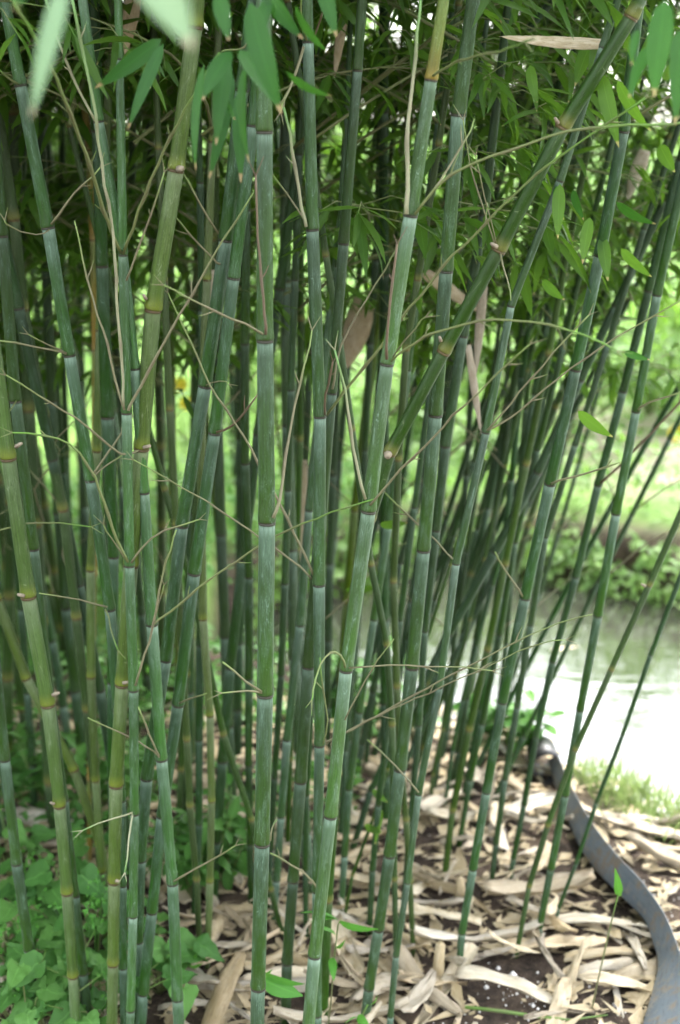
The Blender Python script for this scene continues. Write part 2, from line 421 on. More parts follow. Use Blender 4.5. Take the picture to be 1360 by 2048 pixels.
# ------------------------------------------------------------------ leafy branch meshes shared by the culms
def leafy_branch_mesh(seed, L=.75, ntw=8, lpt=4, ll=.115, droop=.5):
    r = random.Random(seed); mb = MB(); pts = []; n = 9
    for i in range(n):
        t = i/(n-1); pts.append(Vector((L*t*.86, .05*math.sin(t*5+seed), L*(.62*t-droop*t*t))))
    tube(mb, pts, [.0032*(1-.8*i/(n-1)) for i in range(n)], 5, m=0, ring=[1.0 if i % 2 else 0. for i in range(n)])
    for k in range(ntw):
        t = .25+.75*(k+.5)/ntw; fi = t*(n-1); i0 = min(n-2, int(fi)); p = pts[i0].lerp(pts[i0+1], fi-i0)
        for side in ((-1, 1) if r.random() < .7 else (r.choice((-1, 1)),)):
            tl = r.uniform(.08, .2)*(1.2-.5*t); dr = Vector((r.uniform(.3, 1), side*r.uniform(.3, 1), r.uniform(-.35, .35))).normalized()
            q = p+dr*tl+Vector((0, 0, -.03*r.random())); mid = p.lerp(q, .5)+Vector((0, 0, .012))
            tube(mb, [p, mid, q], [.0012, .0010, .0007], 3, m=0, cap=False)
            for j in range(lpt+r.choice((-1, 0, 0, 1))):
                s0 = mid.lerp(q, r.uniform(.2, 1.0)); a = r.uniform(-1.3, 1.3)
                ld = (dr*math.cos(a)+Vector((-dr.y, dr.x, 0))*math.sin(a)+Vector((0, 0, r.uniform(-1.5, .05)))).normalized()
                l = ll*r.uniform(.6, 1.25)
                nr = Vector((r.uniform(-.6, .6), r.uniform(-.6, .6), 1))
                blade(mb, s0, s0+ld*l, l*r.uniform(.13, .19), nr, m=1, tint=r.random(), seg=4, droop=r.uniform(.0, .12), fold=.2, tipmax=r.choice((.9, .95, 1.0)))
    return mb.mesh('leafy_branch', [M['twig_green'], M['leaf']])
LB = [leafy_branch_mesh(i, L=.62+.07*(i % 4), ntw=7+i % 3, lpt=4+i % 2, droop=.35+.12*(i % 3), ll=(.085, .10, .075)[i % 3]) for i in range(7)]
def bare_branch_mesh(seed, L=.55):
    r = random.Random(seed); mb = MB(); n = 8
    pts = [Vector((L*.78*i/(n-1), .02*math.sin(i*1.3+seed), L*(.75*i/(n-1)-.2*(i/(n-1))**2))) for i in range(n)]
    tube(mb, pts, [.0026*(1-.6*i/(n-1)) for i in range(n)], 5, ring=[1. if i % 2 else 0. for i in range(n)])
    for k in range(2, n-1):
        d = Vector((r.uniform(.2, .6), r.choice((-1, 1))*r.uniform(.3, .8), .6)).normalized()
        tube(mb, [pts[k], pts[k]+d*r.uniform(.015, .05)], [.001, .0004], 3, cap=False)
    return mb.mesh('branch', [M['twig_tan']])
BB = [bare_branch_mesh(i, .4+.08*i) for i in range(5)]

def dress(root, P, rad, zleaf, r, dens=1.0, bare=True, zmax=9.0, per=2, cut=0.0, sc_=1.0):
    """hang leafy branches on the nodes of a culm above zleaf (P in root space, root unrotated)"""
    for i in range(1, len(P)-1):
        z = P[i].z+root.location.z; d = (P[i+1]-P[i]).normalized()
        if z > zmax: continue
        if z > zleaf:
            for k in range(per):
                if r.random() > dens: continue
                az = r.uniform(0, 2*math.pi)
                q = Quaternion((0, 0, 1), az)
                child('leafy_branch', r.choice(LB), root, P[i]+d*.01, q, r.uniform(.75, 1.15)*sc_)
        elif bare and r.random() < .28 and z > .35:
            q = Quaternion((0, 0, 1), r.uniform(0, 2*math.pi)); child('branch', r.choice(BB), root, P[i]+d*.008, q, r.uniform(.5, .9))

# ------------------------------------------------------------------ the culms traced in the photograph
# name: (material, lean towards the viewer, label, [(x, y, width, is_node) ...] top to base); last point is on the ground
CULMS = {}
def culm(key, mat, label, pts, k=.07, zleaf=None, group='culms at the front of the bamboo clump', dens=1.0, ext=8):
    base = pts[-1]; B = gnd(base[0], base[1]); Y0 = B.y
    W = []; Rr = []
    for p in pts[::-1]:
        d = ray(p[0], p[1]); s = (Y0-CH*k)/(d.y+k*d.z); w = CAM+d*s
        W.append(w); Rr.append(max(.0022, p[2]/2*s/F))
    W[0].z = -.02
    # carry the culm on above the frame
    r = random.Random(hash(key) % 1000 if False else sum(map(ord, key))*17)
    d = (W[-1]-W[-2]).normalized() if len(W) > 1 else Vector((0, 0, 1)); L = (W[-1]-W[-2]).length if len(W) > 2 else .3
    L = min(max(L, .22), .38); rr = Rr[-1]
    n_tr = len(W)
    for i in range(ext):
        if W[-1].z > 4.3: break
        d = (d+Vector((r.uniform(-.02, .02), r.uniform(-.02, .03), -.015*i))).normalized()
        if d.z < .35: d.z = .35; d.normalize()
        W.append(W[-1]+d*L); rr *= .94; Rr.append(rr); L *= .985
    root = empty('bamboo_culm', (W[0].x, W[0].y, 0)); tag(root, label, 'bamboo culm', group)
    P = [w-root.location for w in W]
    mb = MB(); stem(mb, P, Rr, 14, n_tr-2 if key == 'C3' else None); mb.build('stem', [M[mat], M['yellowtop']] if key == 'C3' else M[mat], root)
    if zleaf is None: zleaf = CH+.102*Y0+.22 if Y0 < 2.3 else (1.42 if Y0 < 2.75 else 1.12)
    dress(root, P, Rr, zleaf, r, dens*(.52 if pts[0][0] > 760 else .9), bare=False)
    CULMS[key] = (root, W, Rr, Y0, k)
    return root

g0 = None
culm('C1', 'blue', 'thick blue-green bamboo culm standing straight up in the middle of the picture, front row', [(526, -180, 33), (529, 264, 33), (530, 681, 34), (534, 1045, 34), (530, 1389, 33), (524, 1687, 31), (516, 1975, 29), (511, 2230, 27), (509, 2300, 26)], .03)
culm('C2', 'blue', 'slim blue-green culm right of the thick middle one, crossed low by the bright leaning culm', [(612, -200, 20), (616, 84, 23), (625, 459, 26), (640, 833, 25), (638, 1169, 25), (639, 1490, 21), (634, 1782, 20), (634, 2030, 19), (634, 2110, 18)], .05)
culm('C3', 'bright', 'bright green culm with a yellow-orange top section, leaning right from the bottom middle', [(905, -110, 21), (862, 160, 26), (821, 431, 29), (774, 728, 28), (737, 1022, 30), (692, 1340, 27), (661, 1632, 26), (629, 1911, 26), (607, 2160, 25), (600, 2270, 24)], .05)
culm('C4', 'blue', 'thick grey-blue culm right of the bright leaning one, reaching the ground at the bottom edge', [(962, -120, 27), (917, 229, 30), (892, 542, 28), (871, 830, 28), (847, 1100, 27), (824, 1334, 27), (800, 1538, 25), (779, 1710, 24), (757, 1858, 22), (738, 1976, 21), (725, 2065, 20)], .10)
culm('C5', 'oldgreen', 'old green culm leaning steeply to upper right with pale cut stubs at its nodes', [(1290, -20, 27), (1262, 35, 30), (1125, 255, 31), (997, 500, 30), (887, 704, 28), (779, 906, 27), (738, 1040, 26), (708, 1200, 25), (690, 1350, 24), (672, 1550, 22), (655, 1800, 21), (645, 2040, 20)], .16, ext=4)
culm('C6', 'bright', 'narrow upright green culm at left with waxy blue joints and many thin side branches', [(232, -170, 16), (239, 118, 17), (246, 510, 19), (253, 826, 21), (259, 1131, 21), (267, 1380, 20), (269, 1627, 19), (266, 1832, 18), (261, 2020, 18), (256, 2160, 17)], .05)
culm('C7', 'blue', 'blue-green culm leaning left, running from the top left corner down behind the narrow upright one', [(-8, -90, 24), (41, 170, 25), (96, 455, 27), (139, 710, 25), (182, 960, 25), (220, 1218, 23), (235, 1420, 20), (243, 1600, 18), (245, 1770, 17), (246, 1935, 17), (248, 2085, 16)], .09)
culm('C8', 'olive', 'thick old olive-green culm leaning right behind the narrow upright one, yellowish lower down', [(410, -190, 33), (389, 54, 33), (352, 340, 33), (306, 620, 34), (283, 897, 31), (262, 1131, 30), (244, 1369, 28), (232, 1570, 28), (228, 1763, 25), (226, 1928, 23), (221, 2120, 22)], .08)
culm('C9', 'olive', 'yellow-green culm at far left leaning outward with small white cut stubs', [(-22, 620, 30), (17, 917, 31), (57, 1193, 31), (96, 1409, 29), (119, 1611, 25), (134, 1785, 24), (146, 1952, 22), (155, 2110, 21)], .09)
culm('C10', 'blue', 'blue-grey culm rising from the heart-leaved plants in the bottom left corner', [(-30, 1040, 20), (-12, 1290, 20), (10, 1519, 21), (33, 1726, 22), (58, 1898, 21), (76, 2045, 20)], .08)
culm('C11', 'dark', 'dark blue culm at far left passing behind the yellow-green leaning one', [(-20, 140, 24), (4, 472, 24), (31, 802, 25), (68, 1098, 21), (98, 1380, 20), (128, 1600, 18), (150, 1791, 18), (166, 1946, 20), (180, 2065, 19)], .06)
culm('C12', 'dark', 'dark slate-blue upright culm at left between the left-leaning one and the narrow upright one', [(186, -30, 24), (196, 262, 25), (204, 532, 25), (215, 834, 27), (227, 1113, 22), (224, 1364, 20), (224, 1560, 18), (228, 1760, 17), (231, 1900, 16)], .08)
culm('C14', 'bright', 'green bending culm left of centre with one long thin branch crossing the thick middle culm', [(160, -40, 20), (197, 243, 22), (245, 500, 20), (270, 737, 20), (288, 985, 22), (304, 1248, 24), (323, 1518, 24), (345, 1766, 23), (355, 1997, 23), (362, 2130, 22)], .07)
culm('C15', 'blue', 'left one of two parallel blue-green culms leaning right, left of the thick middle culm', [(510, -20, 27), (484, 180, 28), (452, 480, 29), (410, 772, 27), (364, 1051, 26), (331, 1319, 25), (293, 1556, 25), (282, 1720, 20), (277, 1883, 18), (272, 2055, 17)], .09)
culm('C16', 'blue', 'right one of two parallel blue-green culms leaning right, left of the thick middle culm', [(530, -30, 25), (506, 251, 25), (467, 556, 25), (429, 866, 25), (388, 1146, 26), (356, 1409, 24), (324, 1632, 22), (304, 1823, 22), (286, 1986, 22), (278, 2080, 21)], .08)
culm('C17', 'dark', 'dark green culm leaning right behind the slim one, foot at the bottom edge', [(735, -170, 19), (715, 141, 20), (687, 487, 22), (664, 786, 20), (640, 1060, 24), (617, 1333, 25), (601, 1562, 25), (586, 1761, 22), (574, 1925, 22), (570, 2050, 21)], .08)
culm('C18', 'blue', 'blue-grey culm at right leaning right, its foot on bare dark soil beside a pale husk', [(1280, -10, 22), (1247, 262, 24), (1200, 510, 25), (1151, 738, 24), (1100, 967, 23), (1050, 1195, 22), (1005, 1403, 20), (973, 1583, 18), (946, 1737, 17), (924, 1865, 15), (917, 1938, 14)], .22)
culm('C19', 'blue', 'blue-green culm at far right against the white water, foot by a big pale husk', [(1372, 330, 19), (1314, 590, 19), (1272, 823, 18), (1232, 1027, 19), (1196, 1231, 18), (1160, 1420, 16), (1130, 1590, 16), (1102, 1737, 15), (1079, 1853, 14), (1074, 1880, 13)], .12)
culm('C20', 'oldgreen', 'thin yellow-green culm at right leaning strongly right across the white water', [(1378, 990, 14), (1298, 1171, 13), (1222, 1340, 12), (1150, 1500, 12), (1095, 1652, 12), (1058, 1773, 11), (1029, 1915, 10)], .06, dens=.5)
culm('C21', 'dark', 'thinnest dark green culm at far right, rightmost foot in the husks before the grey edging', [(1366, 1140, 10), (1301, 1310, 10), (1245, 1470, 9), (1193, 1605, 9), (1152, 1727, 8), (1117, 1816, 8), (1108, 1845, 8)], .06, dens=.5)
culm('C22', 'dark', 'dark green culm at right between the blue-grey one and the far right one, leaning right', [(1362, 320, 18), (1297, 582, 18), (1246, 783, 17), (1196, 970, 17), (1152, 1154, 15), (1105, 1323, 14), (1072, 1473, 13), (1048, 1609, 12), (1027, 1716, 11), (1016, 1772, 11)], .12)
culm('C23', 'blue', 'slender blue-green culm leaning right beside the thick grey-blue one, foot at the bottom edge', [(1205, 95, 16), (1120, 362, 16), (1022, 612, 16), (972, 865, 16), (912, 1127, 16), (879, 1374, 15), (837, 1588, 14), (815, 1765, 13), (792, 1911, 13), (781, 2032, 13), (777, 2075, 13)], .10)
culm('C24', 'dark', 'dark culm just behind the right edge of the thick grey-blue one', [(1000, 150, 18), (968, 430, 20), (926, 672, 21), (891, 892, 21), (872, 1060, 19), (850, 1262, 14), (838, 1450, 13), (822, 1640, 13), (808, 1800, 12), (800, 1880, 12)], .10)
culm('C25', 'dark', 'dark culm lying far over to the right, crossing behind the blue-grey ones above the pond', [(1330, 400, 17), (1231, 612, 17), (1160, 760, 18), (1075, 945, 19), (990, 1104, 19), (898, 1268, 16), (826, 1405, 15), (742, 1580, 14), (698, 1705, 13)], .10)
culm('CA', 'oldgreen', 'thin olive culm with a double bend right of the bright leaning one', [(620, 300, 14), (652, 512, 14), (677, 670, 15), (704, 860, 14), (742, 1130, 14), (774, 1290, 14), (784, 1450, 14), (787, 1620, 13), (789, 1760, 12), (794, 1970, 11)], .05)
culm('CB', 'oldgreen', 'thin olive culm curving down beside the thick grey-blue one to a foot in pale husks', [(835, 560, 15), (812, 700, 15), (797, 920, 15), (787, 1164, 14), (794, 1374, 15), (800, 1520, 14), (812, 1640, 13), (820, 1765, 12), (828, 1912, 10)], .05)
culm('C28', 'oldgreen', 'olive culm at left leaning left behind the front ones', [(-10, 190, 23), (28, 440, 24), (46, 620, 24), (87, 832, 23), (126, 1020, 22), (153, 1236, 20), (174, 1420, 18), (190, 1590, 17), (202, 1740, 16), (212, 1860, 15)], .05)
culm('C29', 'olive', 'upright pale olive culm at left behind the thick olive one', [(206, 420, 18), (200, 660, 18), (194, 902, 18), (181, 1140, 18), (182, 1354, 18), (191, 1561, 17), (204, 1743, 16), (213, 1880, 15)], .05)
culm('C30', 'olive', 'olive culm slanting down to the right behind the yellow-green leaning one', [(-60, 1040, 20), (-5, 1200, 20), (53, 1357, 20), (149, 1540, 19), (200, 1690, 18), (246, 1870, 16)], .05)
culm('C31', 'olive', 'pale olive culm left of the thick middle culm with its foot in the husks', [(414, 560, 17), (404, 800, 17), (403, 1030, 17), (406, 1238, 17), (420, 1431, 16), (423, 1602, 15), (420, 1763, 15), (416, 1897, 13), (413, 1935, 12)], .05)
culm('C32', 'oldgreen', 'dull green culm close beside the pale olive one left of the thick middle culm', [(340, 820, 15), (352, 1050, 15), (363, 1300, 15), (374, 1480, 15), (380, 1612, 15), (393, 1760, 14), (400, 1905, 12)], .05)
culm('C33', 'oldgreen', 'thin green culm slanting down to the right and passing behind the thick middle culm', [(330, 980, 13), (385, 1180, 14), (447, 1470, 14), (504, 1640, 13), (542, 1780, 12), (567, 1862, 11)], .05)
culm('C34', 'dark', 'dark culm standing between the two pale olive ones left of middle', [(404, 620, 15), (405, 850, 15), (403, 1090, 16), (400, 1290, 16), (398, 1479, 16), (398, 1648, 15), (386, 1845, 13)], .05)
culm('C35', 'dark', 'straight dark culm seen just left of the thick middle culm', [(492, 420, 18), (490, 688, 18), (490, 927, 18), (498, 1154, 17), (498, 1357, 17), (497, 1530, 15), (500, 1688, 14), (503, 1812, 13)], .05)
culm('C38', 'blue', 'blue-green culm leaning right between the middle culm and the slim one', [(640, 800, 17), (618, 1020, 17), (600, 1250, 18), (574, 1479, 17), (562, 1633, 16), (553, 1760, 15), (545, 1838, 13)], .05)
culm('C37', 'dark', 'dark upright culm just right of the thick middle culm', [(590, 560, 15), (582, 780, 15), (576, 980, 15), (570, 1167, 15), (562, 1350, 14), (549, 1556, 13), (541, 1700, 12), (536, 1812, 11)], .05)
culm('C39', 'dark', 'thin dark culm half hidden behind the slim blue-green one', [(640, 1120, 12), (624, 1390, 12), (613, 1590, 12), (611, 1740, 12), (612, 1870, 11)], .05)
culm('C40', 'blue', 'blue-green culm leaning right behind the bright leaning one, foot in the husks', [(815, 740, 16), (795, 900, 17), (776, 1051, 17), (748, 1239, 15), (719, 1424, 15), (698, 1578, 15), (689, 1711, 14), (681, 1822, 13)], .05)
culm('C41', 'oldgreen', 'very thin green shoot leaning right from behind the bright leaning culm', [(775, 1540, 7), (745, 1640, 7), (705, 1750, 7), (684, 1840, 7)], .05, ext=3, dens=.6)
culm('C42', 'dark', 'short-jointed dark culm behind the thick grey-blue one near the ground', [(800, 1240, 13), (778, 1420, 13), (757, 1610, 13), (745, 1740, 13), (738, 1862, 12)], .05)
culm('C43', 'oldgreen', 'olive culm leaning right behind the blue-grey one, a dead stump at its foot', [(1052, 930, 15), (1010, 1130, 15), (975, 1300, 15), (938, 1460, 15), (905, 1622, 14), (886, 1765, 13)], .05)
culm('C44', 'dark', 'dark culm in the row behind the blue-grey one, foot among husks', [(1075, 900, 13), (1030, 1085, 13), (1000, 1270, 13), (964, 1448, 13), (940, 1560, 12), (914, 1700, 11)], .05)
culm('C45', 'dark', 'dark green culm right behind the blue-grey one leaning right', [(1215, 690, 13), (1150, 890, 13), (1091, 1074, 13), (1061, 1250, 13), (1034, 1414, 13), (1010, 1558, 13), (992, 1687, 12), (979, 1785, 11)], .05)
culm('C46', 'oldgreen', 'thin distant green culm leaning right in front of the pond, leftmost of a thin pair', [(968, 1120, 8), (940, 1240, 8), (912, 1350, 8), (885, 1460, 8), (866, 1550, 8), (858, 1620, 8)], .05)
culm('C47', 'dark', 'thin distant dark culm leaning right in front of the pond, rightmost of a thin pair', [(985, 1170, 9), (953, 1290, 9), (925, 1400, 9), (905, 1500, 9), (886, 1625, 8)], .05)
culm('C49', 'dark', 'dark culm leaning steeply right high up behind the thick grey-blue one', [(1115, -10, 16), (1040, 78, 16), (960, 190, 17), (890, 320, 17), (830, 460, 16), (785, 640, 16), (750, 860, 15), (725, 1080, 15), (705, 1300, 14), (690, 1500, 13), (680, 1690, 12)], .06)
culm('C50', 'dark', 'dark culm leaning steeply right at the top right behind the old leaning one', [(1180, -8, 15), (1095, 95, 15), (1015, 240, 16), (965, 420, 15), (930, 640, 15), (900, 860, 14), (872, 1080, 13), (850, 1280, 12), (835, 1450, 12), (825, 1600, 11)], .06)
culm('C51', 'dark', 'dark upright culm high in the middle, right of the dark leaning one', [(768, 60, 15), (760, 300, 15), (752, 520, 15), (740, 686, 15), (730, 900, 14), (718, 1110, 13), (706, 1300, 12), (698, 1480, 12), (690, 1640, 11)], .05)
culm('C56', 'orange', 'old orange-brown culm at the top left behind the slate-blue one', [(140, -60, 15), (152, 60, 15), (163, 140, 15), (178, 300, 14), (186, 480, 14), (190, 700, 14), (190, 930, 13), (188, 1150, 13), (184, 1350, 12), (180, 1560, 12), (178, 1720, 11)], .05)
culm('C57', 'oldgreen', 'dim olive culm between the thick olive one and the parallel pair', [(446, 30, 19), (434, 260, 20), (424, 480, 19), (414, 700, 18), (398, 930, 17), (384, 1150, 16), (372, 1350, 15), (362, 1540, 14), (354, 1720, 13)], .05)
culm('C58', 'oldgreen', 'dim olive culm left of the slim blue-green one in the upper middle', [(592, -20, 15), (596, 190, 15), (600, 420, 15), (602, 640, 15), (600, 880, 14), (594, 1100, 13), (588, 1320, 13), (580, 1520, 12), (574, 1700, 11)], .05)

# ------------------------------------------------------------------ traced side branches (parts of their culms)
def yat(key, py):
    """distance of the culm where it crosses picture row py"""
    root, W, Rr, Y0, k = CULMS[key]
    d = ray(680, py); s = (Y0-CH*k)/(d.y+k*d.z); return s*d.y
def branch(key, pts, w0, w1, mat='twig_tan', off=-.05, spines=True, front=0.012):
    root = CULMS[key][0]; Y = yat(key, pts[0][1]); n = len(pts)
    tot = sum(math.dist(pts[i], pts[i+1]) for i in range(n-1)); acc = 0; P = []
    r = random.Random(int(sum(p[0]*3+p[1] for p in pts)))
    for i in range(n):
        if i: acc += math.dist(pts[i-1], pts[i])
        P.append(at(pts[i][0], pts[i][1], Y-front+off*acc/tot))
    # resample with nodes
    Q = [P[0]]
    for i in range(n-1):
        a, b = P[i], P[i+1]; p0 = P[max(0, i-1)]; p3 = P[min(n-1, i+2)]; m = max(2, int((b-a).length/.022))
        for j in range(1, m+1):
            t = j/m; t2 = t*t; t3 = t2*t
            Q.append(.5*((2*a)+(b-p0)*t+(2*p0-5*a+4*b-p3)*t2+(3*a-p0-3*b+p3)*t3))
    mb = MB(); L = len(Q); rad = []; ring = []
    for i, q in enumerate(Q):
        w = .78*(w0+(w1-w0)*i/(L-1))/2*depth(q)/F; nd = (i % 4 == 0 and 0 < i < L-1)
        rad.append(w*(1.3 if nd else 1.0)); ring.append(1.0 if nd else 0.0)
    Q = [q-root.location for q in Q]
    Q = [q+Vector((r.uniform(-1, 1), r.uniform(-1, 1), r.uniform(-1, 1)))*.0012 for q in Q]
    tube(mb, Q, rad, 6, ring=ring)
    if spines:
        for i in range(2, L-1):
            if i % 4 == 0 and r.random() < .55:
                dr = (Q[i+1]-Q[i-1]).normalized(); s = dr.cross(Vector((r.uniform(-.4, .4), 1, r.uniform(-.4, .4)))).normalized()*r.choice((-1, 1))
                e = Q[i]+(dr*.9+s*.6)*r.uniform(.008, .028); tube(mb, [Q[i], Q[i].lerp(e, .5)+s*.001, e], [.0011, .0009, .0003], 4, cap=False)
        if r.random() < .7:
            dr = (Q[-1]-Q[-2]).normalized()
            for s in (-1, 1):
                e = Q[-1]+(dr+dr.cross(Vector((0, 1, 0)))*.45*s)*r.uniform(.012, .025); tube(mb, [Q[-1], e], [.0009, .0003], 4, cap=False)
    return mb.build('branch', M[mat], root)
T, G, PL, BR = 'twig_tan', 'twig_green', 'twig_pale', 'twig_brown'
branch('C1', [(526, 668), (490, 648), (430, 622), (325, 570)], 7, 4, T, -.12)
branch('C1', [(532, 668), (529, 630), (522, 560), (513, 430), (513, 350)], 8, 5, BR, -.005, front=.026)
branch('C1', [(522, 1385), (495, 1383), (445, 1386)], 6, 4, T)
branch('C1', [(522, 1382), (492, 1362), (445, 1325)], 7, 5, T)
branch('C1', [(545, 1035), (560, 1000), (570, 910), (590, 810), (610, 730), (623, 662)], 9, 4, T, .04)
branch('C1', [(540, 1680), (543, 1655), (552, 1640)], 5, 3, PL)
branch('C2', [(634, 1776), (605, 1745), (540, 1705)], 6, 4, T)
branch('C2', [(626, 1150), (600, 1090), (560, 1012), (518, 928), (470, 845), (420, 770), (380, 680), (335, 585)], 7, 4, T, -.06, front=0)
branch('C2', [(624, 1158), (600, 1135), (550, 1097), (440, 1020), (340, 960), (265, 920)], 6, 3, T, -.10, front=-.005)
branch('C2', [(651, 828), (652, 790), (660, 750), (664, 725)], 6, 5, BR)
branch('C2', [(654, 830), (712, 754), (765, 690), (800, 640), (840, 590), (905, 510), (950, 470), (1020, 398), (1100, 325), (1180, 270), (1290, 195)], 8, 6, G, -.28, front=-.03)
branch('C2', [(612, 452), (597, 420), (545, 350)], 6, 4, T, .03)
branch('C2', [(612, 452), (604, 415), (590, 330), (580, 268), (566, 215)], 9, 7, PL, -.03)
branch('C2', [(624, 78), (640, 42), (650, 5)], 5, 5, BR)
branch('C2', [(612, 80), (603, 30), (600, -20)], 6, 5, G)
branch('C2', [(606, 95), (590, 150), (568, 200), (560, 225)], 8, 6, T)
branch('C2', [(648, 1488), (655, 1440), (645, 1380), (640, 1315)], 4, 3, G)
branch('C2', [(652, 1485), (690, 1467), (730, 1445), (830, 1390), (900, 1352), (1000, 1300), (1120, 1245), (1185, 1230)], 6, 3, T, -.2, front=.02)
branch('C2', [(660, 1480), (740, 1440), (900, 1366), (960, 1340), (1060, 1292), (1132, 1278)], 4, 3, T, -.2, front=.02)
branch('C17', [(666, 780), (683, 690), (732, 598), (785, 512), (802, 480)], 6, 3, T, -.02)
branch('C3', [(832, 428), (870, 378), (900, 352), (950, 325), (1020, 300), (1100, 272), (1180, 256), (1370, 246)], 8, 7, G, -.15)
branch('C3', [(832, 426), (880, 360), (925, 290), (950, 240)], 6, 4, T, .05)
branch('C3', [(866, 152), (910, 126), (1010, 98), (1060, 82)], 7, 5, G, -.3)
branch('C3', [(812, 428), (815, 380), (815, 290), (821, 200), (831, 110), (842, -10)], 13, 6, PL, -.02, spines=False)
branch('C3', [(782, 722), (810, 700), (850, 672), (900, 655), (990, 640), (1100, 650), (1170, 672), (1235, 702)], 7, 5, G, -.25)
branch('C3', [(784, 716), (830, 655), (852, 633)], 4, 3, T)
branch('C3', [(772, 720), (776, 650), (786, 560), (793, 490)], 8, 6, BR, -.01, front=.026)
branch('C3', [(742, 1010), (800, 940), (850, 892), (906, 832), (960, 782), (1015, 728), (1060, 690)], 7, 4, T, -.2)
branch('C3', [(730, 1000), (715, 930), (700, 860), (690, 780), (668, 700)], 8, 5, PL, -.04)
branch('C3', [(698, 1336), (780, 1332), (880, 1333), (930, 1335), (985, 1342)], 5, 3, T, -.1)
branch('C3', [(690, 1336), (680, 1310), (660, 1305), (640, 1330), (627, 1380), (622, 1402)], 6, 4, G, -.08, front=.02)
branch('C3', [(690, 1440), (730, 1362), (755, 1320), (788, 1280)], 4, 3, T, -.06)
branch('C23', [(974, 862), (1020, 807), (1107, 705), (1178, 630)], 5, 4, T, -.06)
branch('C23', [(974, 862), (1020, 837), (1140, 737), (1235, 675), (1370, 595)], 5, 4, T, -.1)
branch('C23', [(910, 1122), (870, 1080), (815, 1030), (770, 985)], 5, 4, T, .1, front=-.02)
branch('C23', [(836, 1585), (790, 1530), (735, 1480)], 5, 3, T, .02)
branch('C16', [(360, 1406), (385, 1395), (413, 1388)], 5, 3, T)
branch('C14', [(308, 1246), (340, 1224), (420, 1159), (520, 1091), (580, 1061), (665, 1024), (748, 997)], 7, 4, G, -.16, front=.03)
branch('C6', [(270, 1372), (290, 1310), (305, 1250), (325, 1150), (340, 1100), (352, 1060)], 6, 4, T, -.06)
branch('C14', [(308, 1244), (318, 1205), (328, 1170)], 4, 3, T)
branch('C14', [(318, 1512), (308, 1490), (292, 1450), (277, 1415)], 6, 4, T)
branch('C14', [(318, 1514), (290, 1490), (250, 1470), (175, 1435)], 5, 3, T)
branch('C14', [(349, 1764), (385, 1740), (440, 1710), (470, 1690)], 6, 3, T)
branch('C6', [(266, 1626), (230, 1635), (165, 1660)], 5, 3, PL)
branch('C6', [(264, 1628), (258, 1680), (250, 1745)], 5, 4, PL)
branch('C6', [(256, 1125), (235, 1080), (215, 1030), (200, 980), (175, 930), (140, 890), (90, 870), (25, 866)], 8, 5, G, -.1)
branch('C6', [(252, 1118), (225, 1080), (206, 1050)], 4, 3, T)
branch('C6', [(262, 1125), (285, 1095), (330, 1060), (398, 1040)], 6, 4, T)
branch('C6', [(250, 820), (232, 760), (215, 690), (195, 630), (165, 520), (150, 440)], 7, 4, T, -.02)
branch('C6', [(256, 820), (267, 800), (300, 737), (340, 662), (385, 590), (427, 512), (507, 386)], 8, 4, T, -.1)
branch('C6', [(249, 815), (241, 690), (232, 560), (225, 470), (210, 370), (197, 280), (190, 225), (170, 125), (143, -10)], 7, 8, PL, -.12)
branch('C6', [(242, 506), (215, 440), (200, 400), (180, 330), (160, 280), (130, 200), (100, 130), (28, 5)], 10, 9, G, -.4)
branch('C6', [(248, 506), (290, 390), (340, 275), (385, 192), (440, 105)], 8, 6, G, -.2)
branch('C6', [(252, 560), (275, 505), (300, 430), (328, 345)], 6, 4, T, -.05)
branch('C8', [(276, 902), (240, 908), (200, 875), (150, 835), (75, 790), (12, 750)], 7, 4, T, -.2)
branch('C7', [(186, 952), (215, 905), (245, 865), (262, 835)], 6, 4, T, .02)
branch('C7', [(186, 955), (220, 925), (247, 908)], 5, 4, T, .02)
branch('C7', [(134, 708), (100, 698), (0, 682)], 6, 4, T)
branch('C7', [(132, 705), (95, 688), (55, 669)], 4, 3, T)
branch('C7', [(102, 448), (135, 405), (165, 370), (202, 336)], 7, 4, T)
branch('C7', [(98, 460), (70, 470), (15, 450), (10, 440)], 4, 3, T)
branch('C7', [(36, 168), (10, 150), (-5, 138)], 7, 5, G)
branch('C7', [(214, 1214), (160, 1200), (80, 1185)], 5, 3, T)
branch('C7', [(212, 1218), (222, 1255), (236, 1300)], 4, 3, G)
branch('C14', [(190, 242), (165, 195), (140, 140), (110, 60), (90, -5)], 7, 6, PL, -.05)
branch('C15', [(437, 468), (395, 395), (365, 345)], 6, 5, T)
branch('C15', [(440, 528), (425, 515), (380, 470), (348, 430)], 6, 4, T)
branch('C15', [(414, 770), (440, 763), (460, 767)], 4, 3, T)
branch('C16', [(434, 864), (465, 850), (490, 825), (516, 788)], 7, 4, BR)
branch('C10', [(-14, 1063), (50, 1048), (120, 1047), (182, 1054)], 5, 3, G, -.1)
branch('C11', [(33, 800), (10, 835), (-10, 850)], 4, 3, G)
branch('C19', [(1276, 820), (1300, 805), (1368, 783)], 6, 4, T)
branch('C18', [(1104, 966), (1150, 952), (1240, 925)], 6, 4, T)
branch('C18', [(1046, 1192), (1010, 1140), (990, 1105)], 5, 4, T)
branch('C22', [(1200, 968), (1265, 905), (1370, 795)], 8, 6, BR)
branch('C5', [(990, 492), (960, 400), (935, 300), (928, 240)], 4, 3, T)
branch('C5', [(994, 490), (968, 390), (950, 310)], 3, 3, T)
branch('C5', [(1000, 506), (1014, 560), (1022, 600)], 5, 3, T)
